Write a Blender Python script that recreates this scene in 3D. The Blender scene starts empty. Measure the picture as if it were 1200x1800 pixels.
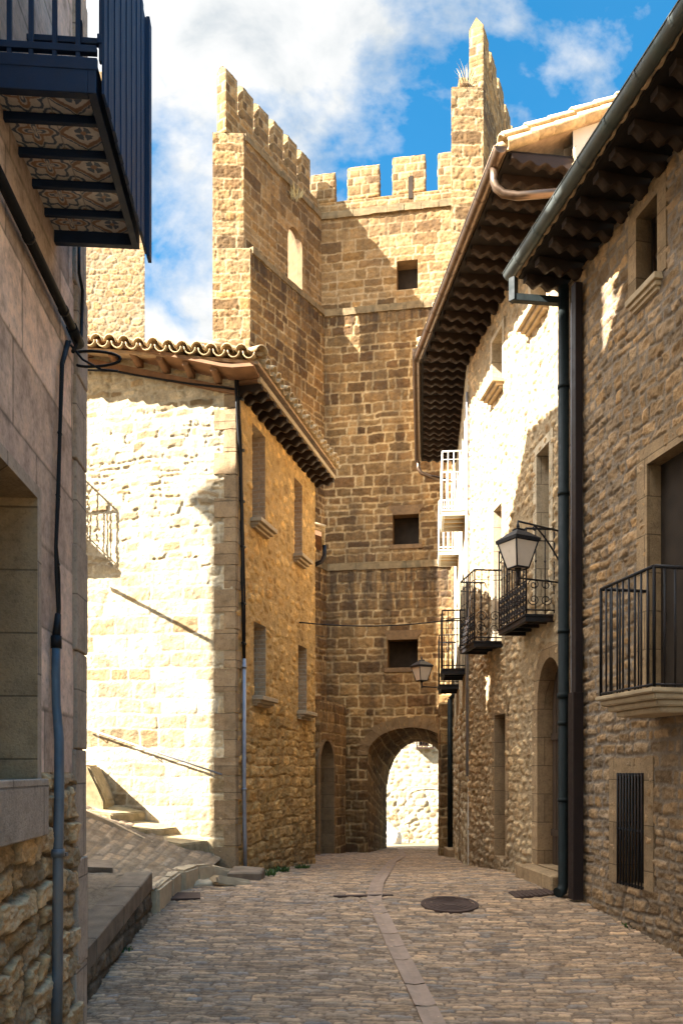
import bpy, bmesh, math, random
import numpy as np
from mathutils import Vector, Matrix, noise as mnoise

random.seed(7)
sc = bpy.context.scene
COL = sc.collection
R = math.radians

# ------------------------------------------------------------------ camera model
F, HY, CH, PITCH = 1400.0, 1356.0, 1.6, R(0.0)
PY0 = HY - F * math.tan(PITCH)
CP, SP = math.cos(PITCH), math.sin(PITCH)


def ray(px, py):
    xc, yc = (px - 600) / F, (PY0 - py) / F
    return np.array([xc, CP - SP * yc, SP + CP * yc])


def at(px, py, Y):
    d = ray(px, py)
    t = Y / d[1]
    return np.array([d[0] * t, Y, CH + d[2] * t])


cam = bpy.data.cameras.new('camera')
camo = bpy.data.objects.new('camera', cam)
COL.objects.link(camo)
camo.location = (0, 0, CH)
camo.rotation_euler = (R(90) + PITCH, 0, 0)
cam.sensor_fit = 'HORIZONTAL'
cam.sensor_width = 36
cam.lens = 36 * F / 1200
cam.shift_y = (PY0 - 900) / 1200
cam.clip_end = 2000
sc.camera = camo

# sun direction (towards the sun), found from the light patch thrown through the tower's arched window
S = Vector((-0.917, -0.399, 0.81)).normalized()

# ------------------------------------------------------------------ numpy noise


def h2(i, j, s):
    x = np.sin(i * 127.1 + j * 311.7 + s * 74.7) * 43758.5453
    return x - np.floor(x)


def vn(x, y, s=0):
    i, j = np.floor(x), np.floor(y)
    fx, fy = x - i, y - j
    fx = fx * fx * (3 - 2 * fx)
    fy = fy * fy * (3 - 2 * fy)
    a, b = h2(i, j, s), h2(i + 1, j, s)
    c, d = h2(i, j + 1, s), h2(i + 1, j + 1, s)
    return (a * (1 - fx) + b * fx) * (1 - fy) + (c * (1 - fx) + d * fx) * fy


def fbm(x, y, s=0, o=3):
    v, a, t = 0, .5, 0
    for k in range(o):
        v = v + a * vn(x * 2 ** k, y * 2 ** k, s + k * 3.1)
        t += a
        a *= .5
    return v / t


def sst(a, b, x):
    t = np.clip((x - a) / (b - a), 0, 1)
    return t * t * (3 - 2 * t)


# ------------------------------------------------------------------ masonry height fields
# each returns height, id1, id2, stone mask (0 in the joint)
def g_ashlar(seed, ch=(.26, .42), bw=(.3, .75), joint=.03, depth=.025, warp=.02, rough=.02, tilt=.06, bulge=.01, slow=.03, rr=.05, pits=0.):
    def f(U, V):
        rng = np.random.RandomState(seed)
        u = U + warp * (fbm(U * 4, V * 4, seed) - .5) * 2
        v = V + warp * (fbm(U * 4, V * 4, seed + 9) - .5) * 2 + slow * (vn(U * .8, V * .8, seed + 5) - .5) * 2
        lo, hi = -8.0, 40.0
        b = [lo]
        while b[-1] < hi:
            b.append(b[-1] + rng.uniform(*ch))
        b = np.array(b)
        k = np.clip(np.searchsorted(b, v) - 1, 0, len(b) - 2)
        l = np.zeros_like(u)
        r = np.ones_like(u)
        jj = np.zeros_like(u)
        umin, umax = u.min() - 2, u.max() + 2
        for c in range(k.min(), k.max() + 1):
            m = k == c
            crng = np.random.RandomState(seed * 1000 + c)
            e = [umin - crng.rand() * .5]
            while e[-1] < umax:
                e.append(e[-1] + crng.uniform(*bw))
            e = np.array(e)
            if not m.any():
                continue
            j = np.clip(np.searchsorted(e, u[m]) - 1, 0, len(e) - 2)
            l[m], r[m], jj[m] = e[j], e[j + 1], j
        du = np.minimum(u - l, r - u)
        dv = np.minimum(v - b[k], b[k + 1] - v)
        d = rr - np.hypot(np.maximum(rr - du, 0), np.maximum(rr - dv, 0))
        i1, i2 = h2(k * 1.0, jj, seed), h2(k * 1.0, jj, seed + 17)
        m = sst(joint * .5 - .006, joint * .5 + .012, d + .012 * (fbm(U * 14, V * 14, seed + 2) - .5))
        m = m * 1.0
        lx, ly = u - (l + r) / 2, v - (b[k] + b[k + 1]) / 2
        h = m * (depth * (.4 + 1.1 * i2) + tilt * ((i1 - .5) * lx + (i2 - .5) * ly) + bulge * np.clip(d / rr, 0, 1))
        h = h + (rough * m + .4 * rough * (1 - m)) * (fbm(U * 11, V * 11, seed + 4, 4) - .5)
        if pits:
            h = h - pits * (1 - m) * sst(.56, .66, fbm(U * 6, V * 8, seed + 31))
        h = h - .4 * rough * m * sst(.0, .16, .16 - np.abs(fbm(U * 7, V * 9, seed + 21, 3) - .5)) * .5
        h = h + .2 * rough * (h2(np.floor(U * 50), np.floor(V * 50), seed) - .5)
        return h, i1, i2, m
    return f


def g_rubble(seed, su=.28, sv=.18, joint=.025, depth=.03, warp=.04, rough=.025, bulge=.02, tilt=.12):
    def f(U, V):
        u = U + warp * (fbm(U * 5, V * 5, seed) - .5) * 2
        v = V + warp * (fbm(U * 5, V * 5, seed + 9) - .5) * 2
        x, y = u / su, v / sv
        i, j = np.floor(x), np.floor(y)
        F1 = np.full_like(u, 9.)
        F2 = np.full_like(u, 9.)
        i1 = np.zeros_like(u)
        i2 = np.zeros_like(u)
        cx = np.zeros_like(u)
        cy = np.zeros_like(u)
        for a in (-2, -1, 0, 1, 2):
            for c in (-1, 0, 1):
                gi, gj = i + a, j + c
                ox = .5 * (gj % 2)
                qx = gi + ox + .12 + .76 * h2(gi, gj, seed)
                qy = gj + .15 + .7 * h2(gi, gj, seed + 3)
                d = np.maximum(np.abs(x - qx), np.abs(y - qy)) * .45 + np.hypot(x - qx, y - qy) * .55
                nw = d < F1
                F2 = np.where(nw, F1, np.minimum(F2, d))
                i1 = np.where(nw, h2(gi, gj, seed + 5), i1)
                i2 = np.where(nw, h2(gi, gj, seed + 7), i2)
                cx = np.where(nw, x - qx, cx)
                cy = np.where(nw, y - qy, cy)
                F1 = np.where(nw, d, F1)
        d = (F2 - F1) * min(su, sv) * .5
        jw = joint * (.5 + 1.0 * vn(U * 2.3, V * 2.3, seed + 11))
        m = sst(jw * .5 - .003, jw * .5 + .010, d + .012 * (fbm(U * 16, V * 16, seed + 2) - .5))
        h = m * (depth * (.3 + 1.2 * i2) + tilt * ((i1 - .5) * cx * su + (i2 - .5) * cy * sv) + bulge * np.clip(d / .05, 0, 1))
        h = h + (rough * m + .5 * rough * (1 - m)) * (fbm(U * 12, V * 12, seed + 4, 4) - .5)
        h = h - .55 * rough * m * sst(.0, .16, .16 - np.abs(fbm(U * 7, V * 9, seed + 21, 3) - .5)) * .5
        h = h + .3 * rough * (h2(np.floor(U * 55), np.floor(V * 55), seed) - .5)
        return h, i1, i2, m
    return f


def g_mix(ga, gb, zsplit, soft=.5, seed=3):
    def f(U, V):
        A, B = ga(U, V), gb(U, V)
        w = V + (fbm(U * 1.3, V * 1.3, seed) - .5) * soft * 2 > zsplit
        return tuple(np.where(w, b, a) for a, b in zip(A, B))
    return f


def g_flat(amp=.004, s=1):
    def f(U, V):
        h = amp * (fbm(U * 6, V * 6, s) - .5)
        z = np.ones_like(U)
        return h, z * .5, z * .5, z
    return f


# ------------------------------------------------------------------ mesh building
def raw_mesh(name, V, Fq, cols=None, smooth=True):
    me = bpy.data.meshes.new(name)
    n, m = len(V), len(Fq)
    me.vertices.add(n)
    me.vertices.foreach_set('co', np.asarray(V, np.float32).ravel())
    me.loops.add(m * 4)
    me.loops.foreach_set('vertex_index', np.asarray(Fq, np.int32).ravel())
    me.polygons.add(m)
    me.polygons.foreach_set('loop_start', np.arange(0, m * 4, 4, dtype=np.int32))
    me.polygons.foreach_set('use_smooth', np.full(m, smooth))
    if cols is not None:
        a = me.attributes.new('stone', 'FLOAT_COLOR', 'POINT')
        a.data.foreach_set('color', np.asarray(cols, np.float32).ravel())
    me.update(calc_edges=True)
    me.validate()
    return me


def link(name, me, mat, parent=None, label=None):
    o = bpy.data.objects.new(name, me)
    COL.objects.link(o)
    if mat is not None:
        for m_ in (mat if isinstance(mat, (list, tuple)) else [mat]):
            me.materials.append(m_)
    if parent is not None:
        adopt(o, parent)
    if label:
        o['label'] = label
    return o


def wloc(o):
    v = Vector(o.location)
    while o.parent:
        v = v + o.matrix_parent_inverse.translation
        o = o.parent
        v = v + Vector(o.location)
    return v


def adopt(o, parent):
    o.parent = parent
    o.matrix_parent_inverse = Matrix.Translation(-wloc(parent))


def thing(name, label, cat, loc, group=None):
    o = bpy.data.objects.new(name, None)
    COL.objects.link(o)
    o.location = loc
    o.empty_display_size = .2
    return tag(o, label, cat, group)


def tag(o, label, cat, group=None):
    o['label'] = label
    o['category'] = cat
    if group:
        o['group'] = group
    return o


def struct(o):
    o['kind'] = 'structure'
    return o


def holes_in(hs, U, V, grow=0):
    m = np.zeros(U.shape, bool)
    for h in hs:
        u0, u1, v0, v1, rise = h
        b = (U > u0 - grow) & (U < u1 + grow) & (V > v0 - grow) & (V <= v1 + (grow if rise == 0 else 0))
        if rise > 0:
            uc, hw = (u0 + u1) / 2, (u1 - u0) / 2 + grow
            t = np.clip(1 - ((U - uc) / hw) ** 2, 0, 1)
            b |= (V > v1 - .001) & (V < v1 + (rise + grow) * np.sqrt(t)) & (np.abs(U - uc) < hw)
        m |= b
    return m


def sheet(O, A, B, N, us, vs, gen, hs=(), fade=(1, 1, 1, 1), keep=None, du=0., dv=0., stain=None, fw=.04):
    """a planar masonry sheet: grid displaced along N by the height field"""
    us, vs = np.array(us, float), np.array(vs, float)
    for h in hs:
        for e in h[:2]:
            if us[0] < e < us[-1]:
                us[np.argmin(np.abs(us - e))] = e
        for e in h[2:4]:
            if vs[0] < e < vs[-1]:
                vs[np.argmin(np.abs(vs - e))] = e
    U, V = np.meshgrid(us, vs)
    h, i1, i2, m = gen(U + du, V + dv)
    k = np.ones_like(h)
    if fade[0]: k = k * sst(0, fw, U - us[0])
    if fade[1]: k = k * sst(0, fw, us[-1] - U)
    if fade[2]: k = k * sst(0, fw, V - vs[0])
    if fade[3]: k = k * sst(0, fw, vs[-1] - V)
    for q in hs:
        dx = np.maximum(np.maximum(q[0] - U, U - q[1]), 0)
        dy = np.maximum(np.maximum(q[2] - V, V - q[3] - q[4]), 0)
        k = k * sst(0, fw, np.hypot(dx, dy))
    h = h * k
    st = stain(U + du, V + dv) if stain else np.zeros_like(h)
    P = O[None, None, :] + U[..., None] * A + V[..., None] * B + h[..., None] * N
    C = np.stack([i1, i2, m, st], -1)
    nu, nv = len(us), len(vs)
    idx = np.arange(nu * nv).reshape(nv, nu)
    q = np.stack([idx[:-1, :-1], idx[:-1, 1:], idx[1:, 1:], idx[1:, :-1]], -1)
    if np.dot(np.cross(A, B), N) < 0:
        q = q[..., ::-1]
    uc, vc = (us[:-1] + us[1:]) / 2, (vs[:-1] + vs[1:]) / 2
    UC, VC = np.meshgrid(uc, vc)
    ok = np.ones(UC.shape, bool)
    if len(hs):
        ok &= ~holes_in(hs, UC, VC)
    if keep is not None:
        ok &= keep(UC, VC)
    q = q[ok]
    return P.reshape(-1, 3), q.reshape(-1, 4), C.reshape(-1, 4)


def join(parts):
    Vs, Fs, Cs, n = [], [], [], 0
    for v, f, c in parts:
        used = np.unique(f)
        mp = np.full(len(v), -1)
        mp[used] = np.arange(len(used))
        Vs.append(v[used])
        Fs.append(mp[f] + n)
        Cs.append(c[used])
        n += len(used)
    return np.concatenate(Vs), np.concatenate(Fs), np.concatenate(Cs)


def sheets(name, parts, mat, parent=None, label=None):
    return link(name, raw_mesh(name, *join(parts)), mat, parent, label)


def lin(a, b, res):
    return np.linspace(a, b, max(2, int(round(abs(b - a) / res)) + 1))


class Wall:
    """a vertical plane over the plan line a-b; n points out of the building"""

    def __init__(s, a, b, side):
        s.a, s.b = np.array(a, float), np.array(b, float)
        s.L = np.linalg.norm(s.b - s.a)
        s.d = (s.b - s.a) / s.L
        n = np.array([s.d[1], -s.d[0]])
        s.n = n if np.dot(n, np.array(side, float)) > 0 else -n
        s.A = np.array([s.d[0], s.d[1], 0])
        s.N = np.array([s.n[0], s.n[1], 0])
        s.Z = np.array([0, 0, 1.])
        s.O = np.array([s.a[0], s.a[1], 0])

    def p(s, u, z, o=0.):
        return s.O + s.A * u + s.Z * z + s.N * o

    def uv(s, px, py, o=0.):
        d = ray(px, py)
        c = np.array([0, 0, CH])
        t = np.dot(s.p(0, 0, o) - c, s.N) / np.dot(d, s.N)
        q = c + d * t
        return np.dot(q - s.O, s.A), q[2]

    def off(s, o):
        w = Wall(s.a + s.n * o, s.b + s.n * o, s.n)
        return w

    def sh(s, u0, u1, z0, z1, res, gen, hs=(), resz=None, o=0., **k):
        return sheet(s.O + s.N * o, s.A, s.Z, s.N, lin(u0, u1, res), lin(z0, z1, resz or res), gen, hs, **k)


def block_sheets(w, u0, u1, z0, z1, o0, o1, res, gen, top=True, back=True, seed=0):
    """a masonry block in a wall's frame: front, ends, back and top"""
    r = [w.sh(u0, u1, z0, z1, res, gen, o=o1)]
    for u, sg in ((u0, -1), (u1, 1)):
        r.append(sheet(w.p(u, 0, 0), w.N, w.Z, w.A * sg, lin(o0, o1, res), lin(z0, z1, res), gen, du=u * 3.3 + seed))
    if back:
        r.append(sheet(w.p(0, 0, o0), w.A, w.Z, -w.N, lin(u0, u1, res), lin(z0, z1, res), gen, du=5.1))
    if top:
        r.append(sheet(w.p(0, z1, 0), w.A, w.N, w.Z, lin(u0, u1, res), lin(o0, o1, res), g_flat(.03, 4)))
    return r


# bmesh helpers
def quad(bm, *pts):
    return bm.faces.new([bm.verts.new(tuple(p)) for p in pts])


def hexa(bm, P):
    """P: 8 points, bottom ring 0-3 then top ring 4-7"""
    v = [bm.verts.new(tuple(p)) for p in P]
    for f in ((3, 2, 1, 0), (4, 5, 6, 7), (0, 1, 5, 4), (1, 2, 6, 5), (2, 3, 7, 6), (3, 0, 4, 7)):
        bm.faces.new([v[i] for i in f])


def wbox(bm, w, u0, u1, z0, z1, o0, o1):
    hexa(bm, [w.p(u0, z0, o0), w.p(u1, z0, o0), w.p(u1, z0, o1), w.p(u0, z0, o1),
              w.p(u0, z1, o0), w.p(u1, z1, o0), w.p(u1, z1, o1), w.p(u0, z1, o1)])


def box(bm, x0, x1, y0, y1, z0, z1):
    hexa(bm, [(x0, y0, z0), (x1, y0, z0), (x1, y1, z0), (x0, y1, z0), (x0, y0, z1), (x1, y0, z1), (x1, y1, z1), (x0, y1, z1)])


def tube(bm, pts, r, seg=8, cap=True):
    pts = [Vector(tuple(p)) for p in pts]
    rings = []
    prev = None
    for i, p in enumerate(pts):
        d = (pts[min(i + 1, len(pts) - 1)] - pts[max(i - 1, 0)])
        if d.length < 1e-9:
            d = Vector((0, 0, 1))
        d.normalize()
        if prev is None:
            a = d.orthogonal().normalized()
        else:
            a = (prev - d * prev.dot(d))
            a = a.normalized() if a.length > 1e-6 else d.orthogonal().normalized()
        prev = a
        b = d.cross(a)
        rr = r[i] if isinstance(r, (list, tuple)) else r
        rings.append([bm.verts.new(p + (a * math.cos(t) + b * math.sin(t)) * rr) for t in [2 * math.pi * k / seg for k in range(seg)]])
    for r0, r1 in zip(rings, rings[1:]):
        for k in range(seg):
            f = bm.faces.new([r0[k], r0[(k + 1) % seg], r1[(k + 1) % seg], r1[k]])
            f.smooth = True
    if cap:
        bm.faces.new(rings[0][::-1])
        bm.faces.new(rings[-1])


def mk(name, bm, mat, parent=None, label=None, bevel=0.):
    bmesh.ops.recalc_face_normals(bm, faces=bm.faces)
    me = bpy.data.meshes.new(name)
    bm.to_mesh(me)
    bm.free()
    o = link(name, me, mat, parent, label)
    if bevel:
        b = o.modifiers.new('bevel', 'BEVEL')
        b.width = bevel
        b.segments = 2
        b.limit_method = 'ANGLE'
    return o


def NB():
    return bmesh.new()


def rough_up(bm, amp, sc_=3., cuts=0, seed=0):
    if cuts:
        bmesh.ops.subdivide_edges(bm, edges=bm.edges[:], cuts=cuts, use_grid_fill=True)
    for v in bm.verts:
        q = v.co * sc_ + Vector((seed, seed * 1.7, 0))
        v.co += mnoise.noise_vector(q) * amp + mnoise.noise_vector(q * 3.1) * amp * .4


# ------------------------------------------------------------------ materials
def new_mat(name):
    m = bpy.data.materials.new(name)
    m.use_nodes = True
    nt = m.node_tree
    nt.nodes.clear()
    out = nt.nodes.new('ShaderNodeOutputMaterial')
    b = nt.nodes.new('ShaderNodeBsdfPrincipled')
    nt.links.new(b.outputs[0], out.inputs[0])
    return m, nt, b


class NT:
    def __init__(s, nt):
        s.nt = nt

    def n(s, t, **k):
        x = s.nt.nodes.new('ShaderNode' + t)
        for a, v in k.items():
            setattr(x, a, v)
        return x

    def l(s, a, b):
        s.nt.links.new(a, b)

    def noise(s, vec, scale, detail=5, rough=.55, dist=0):
        x = s.n('TexNoise')
        x.inputs['Scale'].default_value = scale
        x.inputs['Detail'].default_value = detail
        x.inputs['Roughness'].default_value = rough
        x.inputs['Distortion'].default_value = dist
        if vec is not None:
            s.l(vec, x.inputs['Vector'])
        return x.outputs['Fac']

    def ramp(s, fac, stops, interp='LINEAR'):
        x = s.n('ValToRGB')
        cr = x.color_ramp
        cr.interpolation = interp
        while len(cr.elements) < len(stops):
            cr.elements.new(.5)
        for e, (p, c) in zip(cr.elements, stops):
            e.position = p
            e.color = (*c, 1) if len(c) == 3 else c
        s.l(fac, x.inputs[0])
        return x.outputs[0]

    def mix(s, fac, a, b, mode='MIX'):
        x = s.n('Mix', data_type='RGBA', blend_type=mode)
        for sock, v in ((x.inputs[0], fac), (x.inputs[6], a), (x.inputs[7], b)):
            if hasattr(v, 'is_output'):
                s.l(v, sock)
            elif isinstance(v, (int, float)):
                sock.default_value = v
            else:
                sock.default_value = (*v, 1)
        return x.outputs[2]

    def math(s, op, a, b=None, clamp=False):
        x = s.n('Math', operation=op, use_clamp=clamp)
        for sock, v in ((x.inputs[0], a), (x.inputs[1], b)):
            if v is None:
                continue
            if hasattr(v, 'is_output'):
                s.l(v, sock)
            else:
                sock.default_value = v
        return x.outputs[0]

    def mrange(s, v, a, b, c, d):
        x = s.n('MapRange')
        s.l(v, x.inputs[0])
        for i, k in enumerate((a, b, c, d)):
            x.inputs[i + 1].default_value = k
        return x.outputs[0]

    def bump(s, h, bsdf, strength=.5, dist=.01):
        x = s.n('Bump')
        x.inputs['Strength'].default_value = strength
        x.inputs['Distance'].default_value = dist
        s.l(h, x.inputs['Height'])
        s.l(x.outputs[0], bsdf.inputs['Normal'])


def obj_vec(t, scale=(1, 1, 1)):
    c = t.n('TexCoord')
    if scale == (1, 1, 1):
        return c.outputs['Object']
    m = t.n('Mapping')
    m.inputs['Scale'].default_value = scale
    t.l(c.outputs['Object'], m.inputs['Vector'])
    return m.outputs[0]


def stone_mat(name, cols, mortar, stain=(.1, .075, .05), stain_amt=.45, mortar_var=.25, bump=.5, grain=55., streak=.35, vr=(.68, 1.3), slo=.5):
    m, nt, b = new_mat(name)
    t = NT(nt)
    at_ = t.n('Attribute', attribute_name='stone')
    sep = t.n('SeparateColor')
    t.l(at_.outputs['Color'], sep.inputs[0])
    n = len(cols)
    c = t.ramp(sep.outputs[0], [(i / (n - 1) if n > 1 else 0, k) for i, k in enumerate(cols)])
    v = obj_vec(t)
    f1 = t.noise(v, 5, 6, .65)
    f2 = t.noise(v, 26, 4, .7)
    c = t.mix(1, c, t.ramp(f1, [(.25, (.5, .47, .44)), (.5, (1, 1, 1)), (.78, (1.4, 1.33, 1.2))]), 'MULTIPLY')
    c = t.mix(1, c, t.ramp(f2, [(.22, (.5, .47, .44)), (.42, (.93, .92, .9)), (.6, (1.05, 1.05, 1.04)), (.8, (1.32, 1.28, 1.22))]), 'MULTIPLY')
    val = t.mrange(sep.outputs[1], 0, 1, *vr)
    cc = t.n('CombineColor')
    for i in range(3):
        t.l(val, cc.inputs[i])
    c = t.mix(1, c, cc.outputs[0], 'MULTIPLY')
    mc = t.mix(t.mrange(f1, .3, .7, 0, 1), tuple(k * (1 - mortar_var) for k in mortar), tuple(k * (1 + mortar_var * .6) for k in mortar))
    mc = t.mix(1, mc, t.ramp(f2, [(.25, (.72, .7, .66)), (.55, (1, 1, 1)), (.8, (1.15, 1.15, 1.12))]), 'MULTIPLY')
    c = t.mix(sep.outputs[2], mc, c)
    # weather: soot and lichen patches, and runs below ledges (alpha)
    vs = obj_vec(t, (1, 1, .22))
    s1 = t.noise(vs, 1.3, 6, .6)
    s2 = t.mrange(s1, slo, slo + .26, 0, stain_amt)
    c = t.mix(s2, c, stain)
    s3 = t.noise(obj_vec(t, (1, 1, .1)), 5, 4, .6)
    sa = t.math('MULTIPLY', at_.outputs['Alpha'], t.mrange(s3, .32, .62, 0, 1), True)
    c = t.mix(t.math('MULTIPLY', sa, .85), c, stain)
    w = t.noise(v, .55, 3, .5)
    c = t.mix(t.mrange(w, .35, .7, 0, streak), c, t.mix(1, c, (1.25, 1.05, .72), 'MULTIPLY'))
    t.l(c, b.inputs['Base Color'])
    b.inputs['Roughness'].default_value = .93
    b.inputs['Specular IOR Level'].default_value = .15
    hb = t.math('ADD', t.noise(v, grain, 5, .7), t.math('MULTIPLY', f2, 1.3))
    t.bump(hb, b, bump * 1.5, .015)
    return m


def plain_mat(name, col, rough=.9, var=.2, scale=8., bump=.25, spec=.2, metal=0., stain=None, stain_amt=.4, bscale=60., bdist=.006, stretch=(1, 1, 1)):
    m, nt, b = new_mat(name)
    t = NT(nt)
    v = obj_vec(t, stretch)
    f = t.noise(v, scale, 6, .65)
    c = t.mix(t.mrange(f, .25, .75, 0, 1), tuple(k * (1 - var) for k in col), tuple(min(1, k * (1 + var)) for k in col))
    if stain:
        f2 = t.noise(obj_vec(t, (1, 1, .3)), 2.2, 6, .6, .6)
        c = t.mix(t.mrange(f2, .48, .75, 0, stain_amt), c, stain)
    t.l(c, b.inputs['Base Color'])
    r = t.mrange(t.noise(v, scale * 2, 3), .3, .7, max(0, rough - .1), min(1, rough + .08))
    t.l(r, b.inputs['Roughness'])
    b.inputs['Metallic'].default_value = metal
    b.inputs['Specular IOR Level'].default_value = spec
    if bump:
        t.bump(t.noise(v, bscale, 5, .65), b, bump, bdist)
    return m


def dressed_mat(name, col, course=.42, width=1.1, mortar=None):
    """dressed blocks: faint joints, tooled grain"""
    m, nt, b = new_mat(name)
    t = NT(nt)
    tc = t.n('TexCoord')
    sx = t.n('SeparateXYZ')
    t.l(tc.outputs['Object'], sx.inputs[0])
    cx = t.n('CombineXYZ')
    t.l(t.math('ADD', sx.outputs[0], sx.outputs[1]), cx.inputs[0])
    t.l(sx.outputs[2], cx.inputs[1])
    br = t.n('TexBrick')
    t.l(cx.outputs[0], br.inputs['Vector'])
    br.inputs['Scale'].default_value = 1
    br.inputs['Brick Width'].default_value = width
    br.inputs['Row Height'].default_value = course
    br.inputs['Mortar Size'].default_value = .007
    br.inputs['Mortar Smooth'].default_value = .3
    br.inputs['Color1'].default_value = (*[k * .86 for k in col], 1)
    br.inputs['Color2'].default_value = (*[k * 1.12 for k in col], 1)
    br.inputs['Mortar'].default_value = (*(mortar or [k * .5 for k in col]), 1)
    v = tc.outputs['Object']
    f1 = t.noise(v, 6, 6, .65)
    c = t.mix(1, br.outputs['Color'], t.ramp(f1, [(.25, (.65, .63, .6)), (.5, (1, 1, 1)), (.78, (1.22, 1.18, 1.1))]), 'MULTIPLY')
    c = t.mix(1, c, t.ramp(t.noise(v, 34, 4, .75), [(.25, (.55, .52, .5)), (.45, (.96, .96, .95)), (.62, (1.04, 1.03, 1.02)), (.8, (1.3, 1.25, 1.2))]), 'MULTIPLY')
    f2 = t.noise(obj_vec(t, (1, 1, .3)), 2.0, 6, .6, .5)
    c = t.mix(t.mrange(f2, .5, .75, 0, .4), c, (.12, .09, .06))
    t.l(c, b.inputs['Base Color'])
    b.inputs['Roughness'].default_value = .92
    b.inputs['Specular IOR Level'].default_value = .15
    hb = t.math('ADD', t.noise(v, 45, 5, .7), t.math('MULTIPLY', br.outputs['Fac'], -1.2))
    t.bump(hb, b, .8, .014)
    return m


def brick_infill(name, c1, c2, mortar, bw=.24, rh=.075):
    m, nt, b = new_mat(name)
    t = NT(nt)
    tc = t.n('TexCoord')
    sx = t.n('SeparateXYZ')
    t.l(tc.outputs['Object'], sx.inputs[0])
    cx = t.n('CombineXYZ')
    t.l(t.math('ADD', sx.outputs[0], sx.outputs[1]), cx.inputs[0])
    t.l(t.math('ADD', sx.outputs[2], t.mrange(t.noise(tc.outputs['Object'], 6), 0, 1, -.02, .02)), cx.inputs[1])
    br = t.n('TexBrick')
    t.l(cx.outputs[0], br.inputs['Vector'])
    br.inputs['Scale'].default_value = 1
    br.inputs['Brick Width'].default_value = bw
    br.inputs['Row Height'].default_value = rh
    br.inputs['Mortar Size'].default_value = .008
    br.inputs['Color1'].default_value = (*c1, 1)
    br.inputs['Color2'].default_value = (*c2, 1)
    br.inputs['Mortar'].default_value = (*mortar, 1)
    f1 = t.noise(tc.outputs['Object'], 14, 5, .65)
    c = t.mix(1, br.outputs['Color'], t.ramp(f1, [(.25, (.6, .6, .6)), (.5, (1, 1, 1)), (.8, (1.25, 1.2, 1.1))]), 'MULTIPLY')
    t.l(c, b.inputs['Base Color'])
    b.inputs['Roughness'].default_value = .92
    t.bump(t.math('ADD', t.noise(tc.outputs['Object'], 50), t.math('MULTIPLY', br.outputs['Fac'], -1.5)), b, .6, .01)
    return m


M = {}
M['tower'] = stone_mat('tower_stone', [(.12, .066, .028), (.205, .123, .052), (.26, .163, .07), (.155, .088, .037)], (.47, .34, .18), stain=(.045, .032, .022), stain_amt=.75, slo=.44)
M['towerup'] = stone_mat('upper_tower_stone', [(.13, .078, .036), (.215, .138, .066), (.255, .17, .085), (.20, .115, .043)], (.34, .25, .145), stain=(.075, .05, .03), stain_amt=.55)
M['gable'] = stone_mat('pale_rubble', [(.29, .205, .11), (.45, .375, .25), (.53, .455, .325), (.38, .285, .16)], (.50, .435, .315), stain=(.32, .25, .16), stain_amt=.3, streak=.2)
M['facade'] = stone_mat('ochre_rubble', [(.40, .235, .085), (.52, .33, .125), (.58, .375, .155), (.42, .26, .105)], (.47, .305, .13), stain=(.14, .1, .06), stain_amt=.4)
M['rubble'] = stone_mat('tan_rubble', [(.38, .27, .15), (.52, .39, .24), (.56, .42, .26), (.36, .24, .13)], (.40, .31, .2), stain=(.14, .1, .065), stain_amt=.35)
M['coursed'] = stone_mat('coursed_rubble', [(.22, .145, .08), (.31, .21, .12), (.27, .195, .125), (.33, .205, .098)], (.22, .178, .138), stain=(.12, .09, .065), stain_amt=.3)
M['base'] = stone_mat('base_boulders', [(.38, .255, .135), (.5, .35, .2), (.45, .33, .21), (.32, .225, .13)], (.19, .14, .09), stain=(.07, .055, .04), stain_amt=.35)
M['far'] = stone_mat('far_rubble', [(.22, .15, .08), (.28, .2, .115), (.24, .155, .07)], (.27, .2, .13), stain_amt=.2)
M['cobble'] = stone_mat('street_slabs', [(.40, .265, .16), (.21, .158, .115), (.46, .295, .17), (.20, .172, .15), (.38, .25, .15), (.29, .205, .14)], (.15, .10, .065), stain=(.12, .09, .065), stain_amt=.25, streak=.1, vr=(.7, 1.28))
M['lane'] = stone_mat('lane_slabs', [(.27, .205, .14), (.18, .145, .11), (.31, .225, .145)], (.2, .155, .11), stain=(.12, .1, .07), stain_amt=.3)
M['kerb'] = stone_mat('kerb_stone', [(.15, .11, .075), (.2, .15, .1)], (.09, .07, .05), stain=(.05, .045, .035), stain_amt=.6)
M['plaster'] = stone_mat('pink_plaster', [(.62, .455, .36), (.66, .49, .385)], (.24, .18, .13), stain=(.26, .2, .15), stain_amt=.35, grain=120, bump=.25, streak=.1)
M['plainwall'] = plain_mat('house_render', (.46, .38, .28), .93, .15, 3, .3, stain=(.25, .2, .14))
M['paleplaster'] = plain_mat('pale_plaster', (.62, .56, .47), .93, .12, 3, .3, stain=(.4, .34, .26))
M['dressed'] = dressed_mat('dressed_stone', (.32, .22, .125))
M['dressed_pale'] = dressed_mat('pale_dressed_stone', (.55, .45, .31))
M['dressed_grey'] = dressed_mat('grey_dressed_stone', (.40, .315, .24), course=.75)
M['dressed_brown'] = dressed_mat('brown_dressed_stone', (.21, .14, .075))
M['rough_brown'] = dressed_mat('worn_brown_stone', (.25, .172, .098), course=.5, width=.7)
M['terrace'] = plain_mat('terrace_slab', (.17, .125, .085), .92, .4, 6, .6, stain=(.06, .05, .035), stain_amt=.6)
M['sill'] = plain_mat('sill_stone', (.42, .32, .2), .9, .25, 7, .4, stain=(.15, .11, .07))
M['bricks'] = brick_infill('thin_brick', (.36, .23, .12), (.44, .3, .17), (.42, .33, .22))
M['tile'] = plain_mat('clay_tile', (.40, .27, .16), .9, .4, 9, .5, stain=(.16, .13, .08), stain_amt=.65)
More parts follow.
